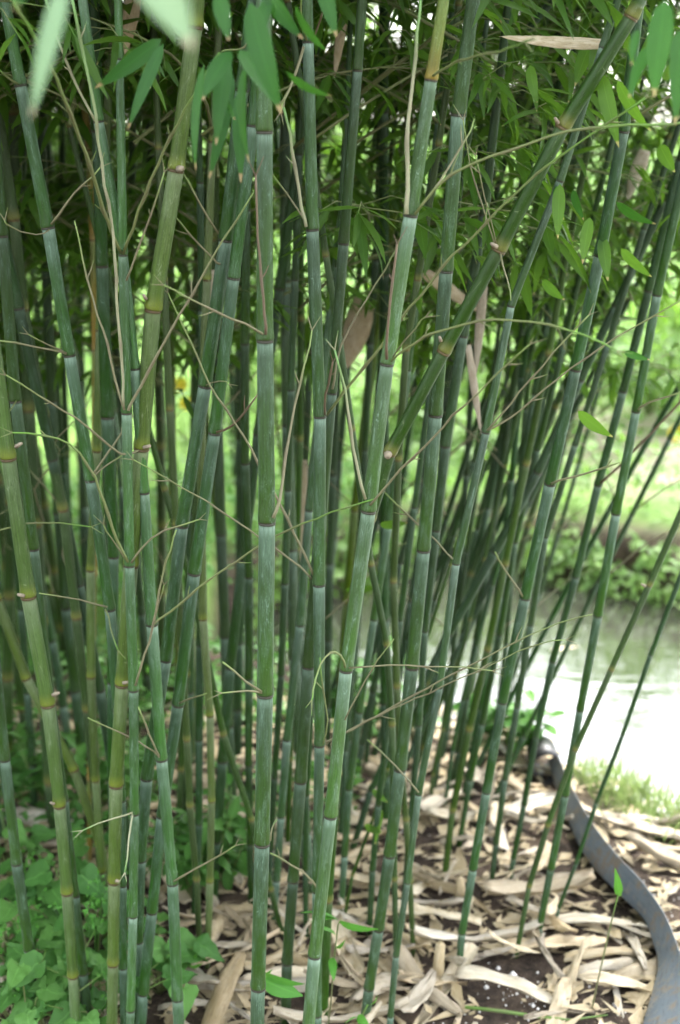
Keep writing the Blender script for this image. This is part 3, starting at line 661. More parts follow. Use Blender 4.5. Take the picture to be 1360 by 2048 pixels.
# cut stubs at the nodes of the old culms
def stub(key, px, py, ang, l=13, w=9):
    root = CULMS[key][0]; Y = yat(key, py)-.012; a = R(ang)
    p = at(px, py, Y); q = at(px+l*math.cos(a), py-l*math.sin(a), Y-.006); s = depth(p)/F
    mb = MB(); tube(mb, [p-root.location, p.lerp(q, .6)-root.location, q-root.location], [w*.5*s, w*.42*s, w*.34*s], 7); mb.build('branch_stub', M['stub'], root)
for a in [('C9', 32, 893, 30), ('C9', 48, 1192, 165), ('C9', 106, 1390, 20), ('C9', 108, 1608, 160, 8, 7), ('C8', 288, 895, 15), ('C8', 292, 598, 120, 10, 8), ('C8', 356, 338, 10, 10, 14), ('C8', 247, 1366, 10, 10, 8), ('C8', 233, 1762, 0, 4, 8),
          ('C5', 776, 908, -95, 6, 18), ('C5', 882, 682, 110, 9, 8), ('C5', 994, 494, 150, 14, 10), ('C5', 1116, 246, 120, 12, 9), ('C20', 1290, 1172, 150, 8, 7)]: stub(*a)

# ------------------------------------------------------------------ traced leaves hanging in front at the top
def leaf(key, x0, y0, x1, y1, w, Y, mat='leaf_near', roll=0.0, droop=.06, dy=-.02, tip=1.03, tint=None, name='leaf'):
    root = CULMS[key][0]; A = at(x0, y0, Y); B = at(x1, y1, Y+dy); mb = MB()
    d = (B-A).normalized(); v = (CAM-A).normalized(); nr = Quaternion(d, R(roll)) @ v
    blade(mb, A-root.location, B-root.location, w*depth(A)/F/max(.35, abs(math.cos(R(roll)))), nr, seg=10, droop=droop, fold=.18, tipmax=tip, tint=tint, wav=.02)
    return mb.build(name, M[mat], root)
Y6 = 1.66
for a in [(322, 78, 190, 176, 34), (326, 88, 256, 258, 26), (345, 40, 330, -60, 20)]: leaf('C6', *a, Y6, roll=rnd.uniform(-35, 35))
for x0, y0, x1, y1, w, Y, ro in [(500, 5, 563, 228, 50, 1.50, 15), (478, 100, 558, 218, 40, 1.55, -35), (462, 102, 405, 200, 36, 1.55, 30), (455, 105, 432, 290, 34, 1.6, 10), (462, 140, 418, 358, 30, 1.63, -15),
        (490, 130, 498, 325, 18, 1.62, 50), (476, 185, 482, 366, 28, 1.68, 0), (438, -15, 458, 82, 34, 1.5, 10), (525, -30, 606, 78, 34, 1.6, 25), (640, -60, 674, 75, 34, 1.6, 10),
        (590, 10, 658, 106, 16, 1.6, 60), (572, 143, 666, 192, 16, 1.55, 60), (408, 130, 392, 345, 18, 1.64, 40), (540, -10, 520, 90, 26, 1.6, 30), (445, 180, 470, 240, 14, 1.6, 20)]:
    leaf('C6', x0, y0, x1, y1, w, Y, roll=ro)
br = branch('C6', [(442, 104), (462, 98), (490, 95), (520, 40), (540, -40)], 5, 4, G, -.05)
leaf('C6', 132, -40, 62, 236, 40, .95, 'leaf_pale', roll=10, tip=1.03)
leaf('C6', 262, -130, 384, 96, 100, .82, 'leaf_pale', roll=-5, tip=1.02, tint=.8)
leaf('C6', 60, -90, 30, 20, 40, 1.0, 'leaf_near')
for x0, y0, x1, y1, w, Y, ro in [(1330, 0, 1308, 195, 50, 1.45, 10), (1358, 60, 1350, 250, 36, 1.5, -10), (1300, 90, 1258, 196, 26, 1.5, 35), (1275, 60, 1262, 130, 18, 1.4, 20)]:
    leaf('C4', x0, y0, x1, y1, w, Y, roll=ro, droop=.04)
for x0, y0, x1, y1, w, ro in [(1186, 78, 1150, 172, 30, 20), (1196, 82, 1178, 150, 26, -20), (1203, 145, 1238, 295, 32, 10), (1235, 160, 1302, 262, 24, 40), (1120, 368, 1116, 478, 26, 10), (1112, 372, 1128, 440, 16, 40), (1146, 380, 1168, 440, 16, 30),
        (1180, 435, 1165, 528, 24, 10), (1204, 472, 1216, 562, 26, 0), (1242, 497, 1304, 554, 20, 30), (1232, 404, 1312, 448, 18, 50), (1156, 822, 1226, 874, 24, 30), (1248, 704, 1300, 720, 14, 10), (1320, 290, 1350, 345, 28, 20),
        (1085, 560, 1130, 600, 20, 30), (1030, 90, 1000, 40, 22, 30), (1060, 130, 1075, 210, 22, 15), (1330, 160, 1345, 120, 20, 20)]:
    leaf('C23', x0, y0, x1, y1, w, 2.0+rnd.uniform(-.1, .2), 'leaf' if w > 19 else 'leaf_near', roll=ro)
for x0, y0, x1, y1, w, ro in [(760, 1050, 815, 1045, 18, 20), (690, 1180, 760, 1170, 16, 40), (745, 1580, 775, 1605, 14, 10), (730, 1650, 765, 1665, 16, 30), (765, 1620, 750, 1690, 12, 20)]:
    leaf('C42', x0, y0, x1, y1, w, 2.55, 'leaf', roll=ro)
# dry sheaths still clinging to culms
def sheath_strip(key, x0, y0, x1, y1, w, Y, roll=0, curl=1.2):
    root = CULMS[key][0]; A = at(x0, y0, Y); B = at(x1, y1, Y+.01); d = B-A; dn = d.normalized()
    v = Quaternion(dn, R(roll)) @ (CAM-A).normalized(); s = dn.cross(v).normalized(); nn = s.cross(dn); W = w*depth(A)/F; mb = MB(); prev = None
    for i in range(13):
        t = i/12; hw = W/2*(math.sin(math.pi*min(1, t*.78+.22))**.8)+.0004*math.sin(t*30); row = []
        for j in range(7):
            u = (j/6-.5)*2; a = u*curl/2*1.2
            row.append(mb.add(A+d*t+s*(hw*math.sin(a)/math.sin(curl*.6))+nn*(hw*(math.cos(a)-1)*.8)-nn*.03*d.length*math.sin(t*3)-root.location, cyl=(u, 0., t*6)))
        if prev:
            for j in range(6): mb.face(prev[j], prev[j+1], row[j+1], row[j])
        prev = row
    o = mb.build('dry_sheath', M['sheath_out'], root)
    sm = o.modifiers.new('thick', 'SOLIDIFY'); sm.thickness = .0008
for a in [('C5', 1228, 88, 998, 72, 26, 2.05, 25), ('C12', 272, -40, 250, 112, 34, 2.3), ('C23', 936, 690, 962, 868, 16, 2.5), ('C23', 968, 560, 950, 760, 20, 2.6), ('C40', 728, 600, 690, 740, 56, 2.9, 10), ('C24', 848, 545, 960, 625, 28, 2.7), ('C49', 980, 150, 1010, 220, 26, 2.7),
          ('C17', 690, 10, 668, 160, 20, 2.4), ('C45', 1290, 300, 1255, 400, 30, 2.9), ('C57', 425, 540, 418, 640, 12, 2.5), ('C37', 606, 920, 602, 1130, 22, 3.1), ('C18', 990, 1540, 978, 1620, 8, 2.9)]: sheath_strip(*a)

# ------------------------------------------------------------------ the crowd of culms behind, copied from a few built ones
def proto(seed, mat, h=4.4, r0=.0095):
    r = random.Random(seed); P = [Vector((0, 0, -.03))]; rr = [r0]; d = Vector((0, 0, 1)); z = 0; L = .16; bend = r.uniform(-.018, .018)
    while P[-1].z < h:
        P.append(P[-1]+d*L); L = min(.34, L*1.12); rr.append(r0*(1-.10*P[-1].z/h*3) if P[-1].z > .5 else r0)
        d = (d+Vector((bend+r.uniform(-.025, .025), r.uniform(-.025, .025), 0))).normalized()
    mb = MB(); stem(mb, P, rr, 10); return P, rr, mb.mesh('stem', M[mat])
PROT = [proto(i, m, 4.0+.2*(i % 3), .0090+.0011*(i % 5)) for i, m in enumerate(['dark', 'blue', 'dark', 'blue', 'oldgreen', 'dark', 'olive', 'blue', 'dark'])]
BACKLAB = {'dark': 'slender dark green culm in the crowded rows at the back of the clump', 'blue': 'slender blue-green culm in the crowded rows at the back of the clump', 'oldgreen': 'slender old green culm in the crowded rows at the back of the clump', 'olive': 'slender pale olive culm in the crowded rows at the back of the clump'}
PM = ['dark', 'blue', 'dark', 'blue', 'oldgreen', 'dark', 'olive', 'blue', 'dark']
taken = [(c[0].location.x, c[0].location.y) for c in CULMS.values()]
cnt = 0; tries = 0
while cnt < 190 and tries < 9000:
    tries += 1
    x = rnd.uniform(-2.1, .55); Y = rnd.uniform(2.45, 4.55) if cnt < 137 else rnd.uniform(4.5, 6.2)
    if cnt >= 137: x = rnd.uniform(-2.6, .3); 
    if x > -.1 and interp(NEAR, x)-.18 < Y < interp(FAR, x)+.35: continue
    if pond(x, Y)[0] > -.15: continue
    if x > .12 and (Y < 3.0 or rnd.random() < .5): continue
    if any((x-a)**2+(Y-b)**2 < .085**2 for a, b in taken): continue
    taken.append((x, Y)); i = rnd.randrange(len(PROT)); P, rr, me = PROT[i]
    root = empty('bamboo_culm', (x, Y, max(0, tz(x, Y)))); tag(root, BACKLAB[PM[i]], 'bamboo culm', 'back-row bamboo culms')
    fan = (x+.25)*.09+rnd.gauss(0, .045); fan = max(-.22, min(.26, fan))
    dirv = Vector((fan, rnd.gauss(-.02, .05), 1)).normalized(); q = Vector((0, 0, 1)).rotation_difference(dirv) @ Quaternion((0, 0, 1), rnd.uniform(0, 6.28))
    child('stem', me, root, (0, 0, 0), q, 1.0)
    Pw = [q @ p for p in P]; r = random.Random(cnt)
    dress(root, Pw, rr, (1.14+rnd.gauss(0, .20)) if Y > 3.0 else rnd.uniform(1.35, 1.65), r, 1.0 if x < -.35 else (.8 if x < .05 else .6), per=3 if x < .05 else 2, zmax=3.9)
    cnt += 1
for i in range(30):
    for t_ in range(60):
        px, py = rnd.uniform(640, 1000), rnd.uniform(1445, 1620); p = gnd(px, py)
        if pond(p.x, p.y)[0] > -.10 or any((p.x-a)**2+(p.y-b)**2 < .05**2 for a, b in taken): continue
        break
    else: continue
    taken.append((p.x, p.y)); j = rnd.choice((0, 2, 5, 8, 0, 2, 4)); P, rr, me = PROT[j]
    root = empty('bamboo_culm', (p.x, p.y, 0)); tag(root, 'thin %s leaning right above the pond edge' % {'dark': 'dark green culm', 'oldgreen': 'old green culm'}[PM[j]], 'bamboo culm', 'thin right-leaning culms by the pond')
    q = Vector((0, 0, 1)).rotation_difference(Vector((rnd.uniform(.10, .42), rnd.gauss(0, .07), 1)).normalized()) @ Quaternion((0, 0, 1), rnd.uniform(0, 6.28)); k_ = rnd.uniform(.55, .85)
    child('stem', me, root, (0, 0, 0), q, k_); dress(root, [q @ (p_*k_) for p_ in P], rr, rnd.uniform(.85, 1.3), random.Random(800+i), .6, per=2, zmax=3.2, sc_=.85)
print('back culms', cnt)

# ------------------------------------------------------------------ litter of dry sheaths
def sheath_mesh(seed):
    r = random.Random(seed); L = r.uniform(.12, .27); W = r.uniform(.022, .052); curl = r.choice((r.uniform(.25, .9), r.uniform(.25, 1.2), r.uniform(1.2, 2.8))); blunt = r.random() < .5; bend = r.uniform(-.5, .7); tw = r.uniform(-.8, .8)
    mb = MB(); nl, nw = 12, 6; th = .0005; tear = r.random() < .35
    grids = []
    for side in (0, 1):
        g_ = []
        for i in range(nl+1):
            t = i/nl; prof = (min(1, t*4+.72))*(1-max(0, (t-.6)/.4)**2.2*(.55 if blunt else .92)); row = []
            an = bend*(t-.5); cx = (t-.5)*L; cz = bend*L*.35*((t-.5)**2)*2
            for j in range(nw+1):
                u = j/nw*2-1; a = u*curl/2; rr = W/2/max(.4, curl/2)
                y = rr*math.sin(a)*prof*(1 if curl > .8 else 1); z = rr*(1-math.cos(a))*prof
                z += (th if side == 0 else 0)+.0025*math.sin(t*7+u*2+seed)+.0012*math.sin(u*9+seed*2)+.002*math.sin(t*17+u*4+seed)
                if tear and t > .8: y += .004*math.sin(j*4.0+seed)
                b = tw*(t-.5); y, z = y*math.cos(b)-z*math.sin(b), y*math.sin(b)+z*math.cos(b)
                row.append(mb.add((cx, y, z+cz), cyl=(u, float(side), t*5.0)))
            g_.append(row)
        grids.append(g_)
    A, B = grids
    for i in range(nl):
        for j in range(nw):
            mb.face(A[i][j], A[i+1][j], A[i+1][j+1], A[i][j+1], m=0); mb.face(B[i][j], B[i][j+1], B[i+1][j+1], B[i+1][j], m=1)
    for i in range(nl):
        mb.face(A[i][0], B[i][0], B[i+1][0], A[i+1][0], m=1); mb.face(A[i][nw], A[i+1][nw], B[i+1][nw], B[i][nw], m=1)
    for j in range(nw):
        mb.face(A[0][j], A[0][j+1], B[0][j+1], B[0][j], m=1); mb.face(A[nl][j], B[nl][j], B[nl][j+1], A[nl][j+1], m=1)
    return mb.mesh('fallen_sheath', [M['sheath_in'], M['sheath_out']])
SH = [sheath_mesh(i*3+1) for i in range(16)]
ed_l = [(1096, 1520), (1112, 1575), (1133, 1630), (1158, 1690), (1195, 1742), (1240, 1788), (1286, 1835), (1308, 1890), (1316, 1930), (1304, 1985), (1288, 2040), (1272, 2110), (1262, 2200)]
EDW = [gnd(x, y, .02) for x, y in ed_l]
def inside_bed(p):
    # left of the edging strip
    best = min(range(len(EDW)), key=lambda i: abs(EDW[i].y-p.y)); return p.x < EDW[best].x-.03
def place_sheath(px, py, az=None, s=1.0, lab=None, flip=None, z=None, tilt=.22, me=None):
    p = gnd(px, py); o = bpy.data.objects.new('fallen_sheath', me or rnd.choice(SH)); col.objects.link(o)
    fl = (rnd.random() < .45) if flip is None else flip
    o.location = (p.x, p.y, tz(p.x, p.y)+(rnd.uniform(.003, .022) if z is None else z)+(.012 if fl else 0))
    o.rotation_euler = (rnd.gauss(0, tilt*.6)+(math.pi if fl else 0), rnd.uniform(-tilt, tilt), rnd.uniform(0, 6.28) if az is None else R(az)); o.scale = (s, s, s)
    tag(o, lab or 'dry tan bamboo sheath lying in the heap of husks on the ground', 'dry sheath', 'fallen bamboo sheaths on the ground'); return o
SPEC = [(1110, 1905, 4, 1.45, 'broad very pale sheath lying flat beside the foot of the thin yellow-green culm'), (590, 1975, 8, 1.2, 'long flat pale sheath lying across the ground behind the thick middle culm'), (760, 1920, 3, 1.1, 'pale strip of sheath beside the foot of the grey-blue culm'),
        (440, 2030, 80, 1.2, 'wide cream sheath at the bottom edge between the green bending culm and the middle culm'), (835, 2020, 65, 1.0, 'cream sheath tip standing up at the bottom edge right of the slender culm'), (1040, 1880, 12, 1.3, 'pale folded sheath right of the bare soil at the foot of the blue-grey culm'),
        (870, 1850, -10, 1.5, 'long pale curving sheath in the open between the slender culm and the blue-grey culm'), (1190, 1860, -15, 1.3, 'broad pale sheath close to the inner side of the grey edging'), (1080, 1810, 8, 1.3, 'long arched sheath lying before the feet of the rightmost culms'), (690, 1920, 100, 1.1, 'white-cream sheath leaning beside the foot of the bright leaning culm'),
        (145, 1690, 85, 1.2, 'upright tan sheath standing behind the yellow-green leaning culm'), (180, 1830, -40, 1.3, 'split tan sheath lying over the heart-leaved plants'), (950, 1900, 10, 1.2, 'rounded pale sheath left of the foot of the blue-grey culm'), (500, 1880, 85, 1.2, 'long cream sheath lying end-on just left of the thick middle culm'),
        (1010, 1990, -28, .9, 'thin straw-coloured sheath slanting over the bare soil'), (60, 1660, -20, 1.6, 'large pale sheath lying flat behind the bottom left culm')]
for i, (px, py, az, s, lab) in enumerate(SPEC): place_sheath(px, py, az, s, lab, flip=False if i % 3 else None, z=.022, tilt=.1, me=SH[(i*5) % 16])
n = 0
bare = [(1000, 1965, 95, 50), (950, 2030, 150, 45), (1180, 1975, 60, 25), (760, 1625, 50, 30), (1150, 1690, 60, 40)]
while n < 284:
    Y = rnd.uniform(1.75, 3.7); x = rnd.uniform(-1.0, 1.0)*(.3+Y*.28); p = Vector((x, Y, 0)); d = p-CAM; dz = d.dot(FW); px = 680+F*d.x/dz; py = 1024-F*d.dot(UP)/dz
    if px < -60 or px > 1420 or py > 2120: continue
    if px < 360 and rnd.random() < .55: continue
    if pond(x, Y)[0] > -.12: continue
    if not inside_bed(p): continue
    if any(((px-a)/c)**2+((py-b)/e)**2 < 1 and rnd.random() < .85 for a, b, c, e in bare): continue
    place_sheath(px, py, s=rnd.uniform(.55, 1.1)); n += 1
for key, (root_, W_, R_, Y_, k_) in CULMS.items():
    d_ = W_[0]-CAM; px = 680+F*d_.x/d_.dot(FW); py = 1024-F*d_.dot(UP)/d_.dot(FW)
    if 380 < px < 1130 and py < 2090 and pond(W_[0].x, W_[0].y)[0] < -.15: place_sheath(px+rnd.uniform(-16, 16), py-6, s=rnd.uniform(.4, .65), tilt=.75, z=.028, lab='small dry sheath propped against the foot of a bamboo culm')
for (px, py, az, s) in [(1240, 1660, -32, 1.3), (1310, 1700, -22, 1.1), (1345, 1735, -30, 1.2), (1330, 1890, 20, .8), (1350, 1800, 60, .7), (1290, 1660, 5, .9), (1352, 1680, -10, 1.2), (1300, 1650, 0, 1.0)]: place_sheath(px, py, az, s, 'tan sheath fallen on the soil outside the grey edging, pond side')
# small broken pieces: nobody could count them
mb = MB()
for i in range(6800):
    Y = rnd.uniform(1.6, 3.8); x = rnd.uniform(-1, 1)*(.35+Y*.28)
    if pond(x, Y)[0] > -.08: continue
    d_ = Vector((x, Y, 0))-CAM; px = 680+F*d_.x/d_.dot(FW); py = 1024-F*d_.dot(UP)/d_.dot(FW)
    if any(((px-a)/c)**2+((py-b)/e)**2 < 1 and rnd.random() < .8 for a, b, c, e in bare): continue
    l = rnd.uniform(.01, .055); w = rnd.uniform(.002, .009)
    if i % 4 == 0: l = rnd.uniform(.05, .13); w = rnd.uniform(.006, .016)
    a = rnd.uniform(0, 6.28); z = tz(x, Y)+rnd.uniform(.002, .014); d = Vector((math.cos(a), math.sin(a), rnd.uniform(-.2, .2)))*l; s = Vector((-math.sin(a), math.cos(a), rnd.uniform(-.5, .5)))*w; c = Vector((x, Y, z)); u = rnd.uniform(0, 9)
    ids = [mb.add(c-d*.5, cyl=(0., u, 0.)), mb.add(c-d*.2+s, cyl=(1., u, 1.)), mb.add(c+d*.5, cyl=(0., u, 2.)), mb.add(c-d*.1-s, cyl=(-1., u, 1.))]
    mb.face(*ids)
o = mb.build('leaf_litter', M['sheath_out']); tag(o, 'small chips of dry sheath and bark strewn over the soil', 'litter', kind='stuff')
mb = MB()
for i in range(190):
    cx, cy = rnd.choice([(1000, 1975), (1040, 2000), (1290, 1790), (900, 2030), (1340, 1830), (1060, 1640), (760, 1630), (1200, 2000)])
    p = gnd(cx+rnd.gauss(0, 45), cy+rnd.gauss(0, 28)); r_ = rnd.uniform(.0008, .0032); 
    if rnd.random() < .09: r_ *= 2.4
    if not (pond(p.x, p.y)[0] < -.1): continue
    c = Vector((p.x, p.y, tz(p.x, p.y)+r_*.6)); e = [mb.add(c+Vector(v)*r_*rnd.uniform(.7, 1.2)) for v in ((1, 0, 0), (-1, 0, 0), (0, 1, 0), (0, -1, 0), (0, 0, 1), (0, 0, -1))]
    for a, b, c_ in ((0, 2, 4), (2, 1, 4), (1, 3, 4), (3, 0, 4), (2, 0, 5), (1, 2, 5), (3, 1, 5), (0, 3, 5)): mb.face(e[a], e[b], e[c_])
tag(mb.build('grit', M['perlite']), 'white grit scattered on the bare soil', 'grit', kind='stuff')

# ------------------------------------------------------------------ grey edging strip with its rolled black end
er = [(1118, 1512), (1140, 1566), (1168, 1618), (1204, 1672), (1246, 1722), (1286, 1765), (1326, 1822), (1352, 1880), (1366, 1930), (1368, 1990), (1364, 2045), (1352, 2115), (1345, 2200)]
root = empty('edging_strip', gnd(1290, 1850)); tag(root, 'wavy grey plastic edging strip separating the husk-covered bed from the pond bank', 'garden edging')
mb = MB(); rows = []; Lc = 0
LL = [gnd(x, y, .030) for x, y in ed_l]; RR = [gnd(x, y, .085) for x, y in er]
def cr(P, t):
    i = min(len(P)-2, int(t)); u = t-i; a, b = P[i], P[i+1]; p0 = P[max(0, i-1)]; p3 = P[min(len(P)-1, i+2)]
    return .5*((2*a)+(b-p0)*u+(2*p0-5*a+4*b-p3)*u*u+(3*a-p0-3*b+p3)*u**3)
for i in range(73):
    t = i/72*(len(LL)-1); a, b = cr(LL, t), cr(RR, t); nn = Vector((.35, .2, -1)).normalized(); row = []
    up_ = Vector((-.3, -.2, .9)).normalized()
    prof = [(0, .0), (.03, .002), (.35, .003), (.7, .003), (.97, .002), (1, .0)]
    top = [mb.add(a.lerp(b, u)+up_*h-root.location, cyl=(u, 0., i*.35)) for u, h in prof]
    bot = [mb.add(a.lerp(b, u)+up_*(h-.004)-root.location, cyl=(u, 1., i*.35)) for u, h in prof]
    skirt = mb.add(Vector((b.x+.02, b.y+.015, -.05))-root.location, cyl=(1.2, 0., i*.35))
    rows.append((top, bot, skirt))
for (t0, b0, s0), (t1, b1, s1) in zip(rows, rows[1:]):
    for j in range(5): mb.face(t0[j], t0[j+1], t1[j+1], t1[j]); mb.face(b0[j], b1[j], b1[j+1], b0[j+1])
    mb.face(t0[0], t1[0], b1[0], b0[0]); mb.face(b0[5], s0, s1, b1[5]); mb.face(t0[5], b0[5], b1[5], t1[5])
mb.build('strip', M['edging'], root); mb.me.set_sharp_from_angle(angle=R(32))
c = gnd(1088, 1552, .0); mb = MB(); rows = []
for i in range(26):
    a = i/25*2*math.pi*1.15-1.2; rr_ = .036+.003*i/25
    o_ = Vector((math.cos(a)*rr_, 0, .042+math.sin(a)*rr_*1.1)); row = []
    for (dy, dr) in ((-.05, 0), (.06, 0), (.06, -.004), (-.05, -.004)):
        oo = Vector((math.cos(a)*(rr_+dr), dy, .042+math.sin(a)*(rr_+dr)*1.1)); row.append(mb.add(c+oo-root.location))
    rows.append(row)
for a, b in zip(rows, rows[1:]):
    for j in range(4): mb.face(a[j], b[j], b[(j+1) % 4], a[(j+1) % 4])
mb.build('rolled_end', M['black'], root)

# ------------------------------------------------------------------ small plants
def heart_leaf(mb, base, d, nrm, L, W, tint, m=0):
    dn = d.normalized(); s = dn.cross(nrm).normalized(); nn = s.cross(dn); prev = None; n_ = 8
    prof = [.30, .86, 1.0, .93, .78, .60, .40, .18, .0]; back = [-.16, -.05, .08, .2, .34, .5, .67, .85, 1.0]
    for i in range(n_+1):
        hw = W/2*prof[i]; t = i/n_; c = base+dn*(max(0, back[i])*L)-nn*(.22*L*t*t)
        e = base+dn*(back[i]*L)-nn*(.22*L*t*t); rr = []
        for u in (-1, -.55, 0, .55, 1):
            q = (c if u == 0 else e)+s*(hw*u)+nn*(hw*(.32*abs(u)-.12*u*u))+nn*.004*math.sin(i*2.1+u*3+tint*9)
            rr.append(mb.add(q, tint=tint, tip=t*.8, side=abs(u)))
        if prev:
            for j in range(4): mb.face(prev[j], prev[j+1], rr[j+1], rr[j], m=m)
        prev = rr
def broad_plant(loc, seed, nl, h, L, label, name='broadleaf_plant', spikes=0, group='heart-leaved plants at the bottom left'):
    r = random.Random(seed); root = empty(name, loc); tag(root, label, 'plant', group); mbs = MB(); mbl = MB(); mbf = MB()
    for k in range(nl):
        az = r.uniform(0, 6.28); rad = r.uniform(.02, .13)*h/.14; z = h*r.uniform(.35, 1.15); e = Vector((math.cos(az)*rad, math.sin(az)*rad, z))
        tube(mbs, [Vector((0, 0, 0)), e*.55+Vector((0, 0, .2*z)), e], [.0018, .0015, .0011], 5)
        d = Vector((math.cos(az+r.uniform(-.7, .7)), math.sin(az+r.uniform(-.7, .7)), r.uniform(-.5, .15))); l = L*r.uniform(.6, 1.25)
        heart_leaf(mbl, e, d, Vector((r.uniform(-.5, .5), r.uniform(-.9, .1), 1)), l, l*r.uniform(.75, .95), r.random())
    for k in range(spikes):
        b = Vector((r.uniform(-.06, .06), r.uniform(-.06, .06), h*.8)); tube(mbf, [b*.3, b, b+Vector((r.uniform(-.02, .02), -.01, .06))], [.0012, .001, .0007], 4)
        for j in range(46):
            c = b+Vector((r.gauss(0, .012), r.gauss(0, .012), r.uniform(-.01, .06))); blade(mbf, c, c+Vector((r.uniform(-1, 1), r.uniform(-1, 1), r.uniform(-.3, 1))).normalized()*.010, .006, Vector((r.uniform(-1, 1), -1, .5)), seg=2, tint=r.uniform(.8, 1))
    mbs.build('stalks', M['twig_green'], root); mbl.build('leaves', M['leaf_ground'], root)
    if spikes: mbf.build('flower_spikes', M['leaf_bright'], root)
WHERE = [(30, 2060, 'in front of the bottom left culm'), (100, 2085, 'in the bottom left corner right of the blue-grey culm'), (20, 1760, 'with a broad bright leaf across the bottom left culm'), (70, 1880, 'between the bottom left culm and the yellow-green one'), (10, 1930, 'at the left edge beside the bottom left culm'),
         (110, 1960, 'with dark leaves under the yellow-green culm'), (190, 1800, 'with one large dark leaf right of the yellow-green culm'), (190, 1960, 'with pale flower spikes between the yellow-green and thick olive culms'), (165, 2075, 'at the bottom edge under the yellow-green culm'), (60, 1980, 'with pale flower spikes left of the yellow-green culm'), (320, 1990, 'small, at the foot of the green bending culm'),
         (150, 1900, 'low, in front of the split tan sheath'), (20, 1850, 'low, at the left edge under the broad bright leaf'), (130, 2030, 'behind the bottom edge at the yellow-green culm foot'), (60, 2080, 'lowest in the bottom left corner'), (210, 2060, 'at the bottom edge beside the thick olive culm')]
for i, (px, py, w) in enumerate(WHERE):
    g_ = gnd(px, py); broad_plant((g_.x, g_.y, tz(g_.x, g_.y)), 40+i, 9+i % 4, .10+.02*(i % 4), .046+.006*(i % 4), 'green heart-leaved plant '+w, spikes=3 if 'spikes' in w else (1 if i % 4 == 0 else 0))
for i, (px, py, w) in enumerate([(455, 1760, 'left of the thick middle culm'), (390, 1800, 'behind the pale olive culms'), (100, 1640, 'far left behind the bottom left culm'), (40, 1600, 'at the left edge behind the culms'), (1010, 1500, 'at the pond edge behind the blue-grey culm'), (1060, 1520, 'beside the rolled black end of the edging'), (960, 1490, 'at the pond edge in the middle right'), (700, 1480, 'behind the bright leaning culm'), (200, 1620, 'deep at left behind the olive culms'), (270, 1650, 'deep behind the narrow upright culm')]):
    g_ = gnd(px, py); r = random.Random(90+i); root = empty('leafy_shrub', (g_.x, g_.y, tz(g_.x, g_.y))); tag(root, 'low dark green leafy shrub '+w, 'shrub', 'low shrubs among the culms'); mbl = MB(); mbs = MB()
    hh = (.22 if px < 800 else .14)
    for k in range(14 if px < 800 else 9):
        az = r.uniform(0, 6.28); e = Vector((math.cos(az)*.13*r.random()*hh/.3, math.sin(az)*.13*r.random()*hh/.3, hh*r.uniform(.5, 1.1))); tube(mbs, [Vector((0, 0, 0)), e*.6, e], [.002, .0015, .001], 5)
        for j in range(9):
            s0 = e*(r.uniform(.35, 1)); d = Vector((r.uniform(-1, 1), r.uniform(-1, 1), r.uniform(-.6, .4))).normalized(); l = r.uniform(.035, .065)
            blade(mbl, s0, s0+d*l, l*.42, Vector((r.uniform(-.5, .5), r.uniform(-.5, .5), 1)), seg=4, tint=r.random(), tipmax=.8, shape=(.7, .8))
    mbs.build('stems', M['twig_green'], root); mbl.build('leaves', M['leaf_ground'], root)
def shoot(base, pts, leaves, label, name='bamboo_seedling', w=4):
    b = gnd(*base); root = empty(name, (b.x, b.y, 0)); tag(root, label, 'seedling'); P = [at(x, y, b.y-.03*i) for i, (x, y) in enumerate(pts)]; P.insert(0, Vector((b.x, b.y, -.01))); mb = MB()
    tube(mb, [p-root.location for p in P], [w/2*depth(p)/F*(1-.5*i/len(P)) for i, p in enumerate(P)], 6, ring=[float(i % 2) for i in range(len(P))]); mb.build('stem', M['twig_green'], root)
    for (x0, y0, x1, y1, lw, ro) in leaves:
        A = at(x0, y0, b.y-.03); B = at(x1, y1, b.y-.07); mb = MB(); nr = Quaternion((B-A).normalized(), R(ro)) @ (CAM-A).normalized()
        blade(mb, A-root.location, B-root.location, lw*depth(A)/F, nr, seg=9, droop=.08, fold=.2, tipmax=.93); mb.build('leaf', M['leaf_bright'], root)
shoot((652, 2075), [(662, 2000), (668, 1920), (676, 1850), (682, 1840)], [(678, 1843, 757, 1858, 18, 40), (676, 1840, 600, 1826, 12, 60), (672, 1870, 625, 1855, 12, 50), (664, 1915, 668, 1962, 17, 0), (670, 1895, 690, 1880, 10, 40), (672, 1838, 620, 1845, 12, 50)], 'bright green bamboo seedling at the foot of the bright leaning culm')
shoot((500, 2090), [(515, 1990), (528, 1950)], [(526, 1946, 610, 1968, 20, 40), (527, 1960, 606, 1992, 38, 10), (528, 1950, 545, 1938, 8, 20)], 'seedling with two long bright leaves right of the thick middle culm')
shoot((700, 2110), [(720, 2040), (735, 2010)], [(716, 2030, 745, 2065, 18, 10), (735, 2010, 755, 1990, 6, 60), (720, 2035, 690, 2048, 6, 60)], 'tiny bright seedling at the bottom edge before the grey-blue culm foot')
shoot((1180, 2030), [(1196, 1960), (1212, 1890), (1226, 1830), (1236, 1790)], [(1237, 1790, 1230, 1736, 17, 10), (1237, 1792, 1243, 1775, 7, 20)], 'single thin shoot with one bright leaf standing before the grey edging', w=4)
shoot((380, 1965), [(378, 1935), (385, 1915)], [(378, 1932, 405, 1926, 10, 40), (378, 1930, 360, 1915, 8, 40), (385, 1915, 395, 1905, 6, 30)], 'tiny bright seedling in the husks right of the green bending culm')
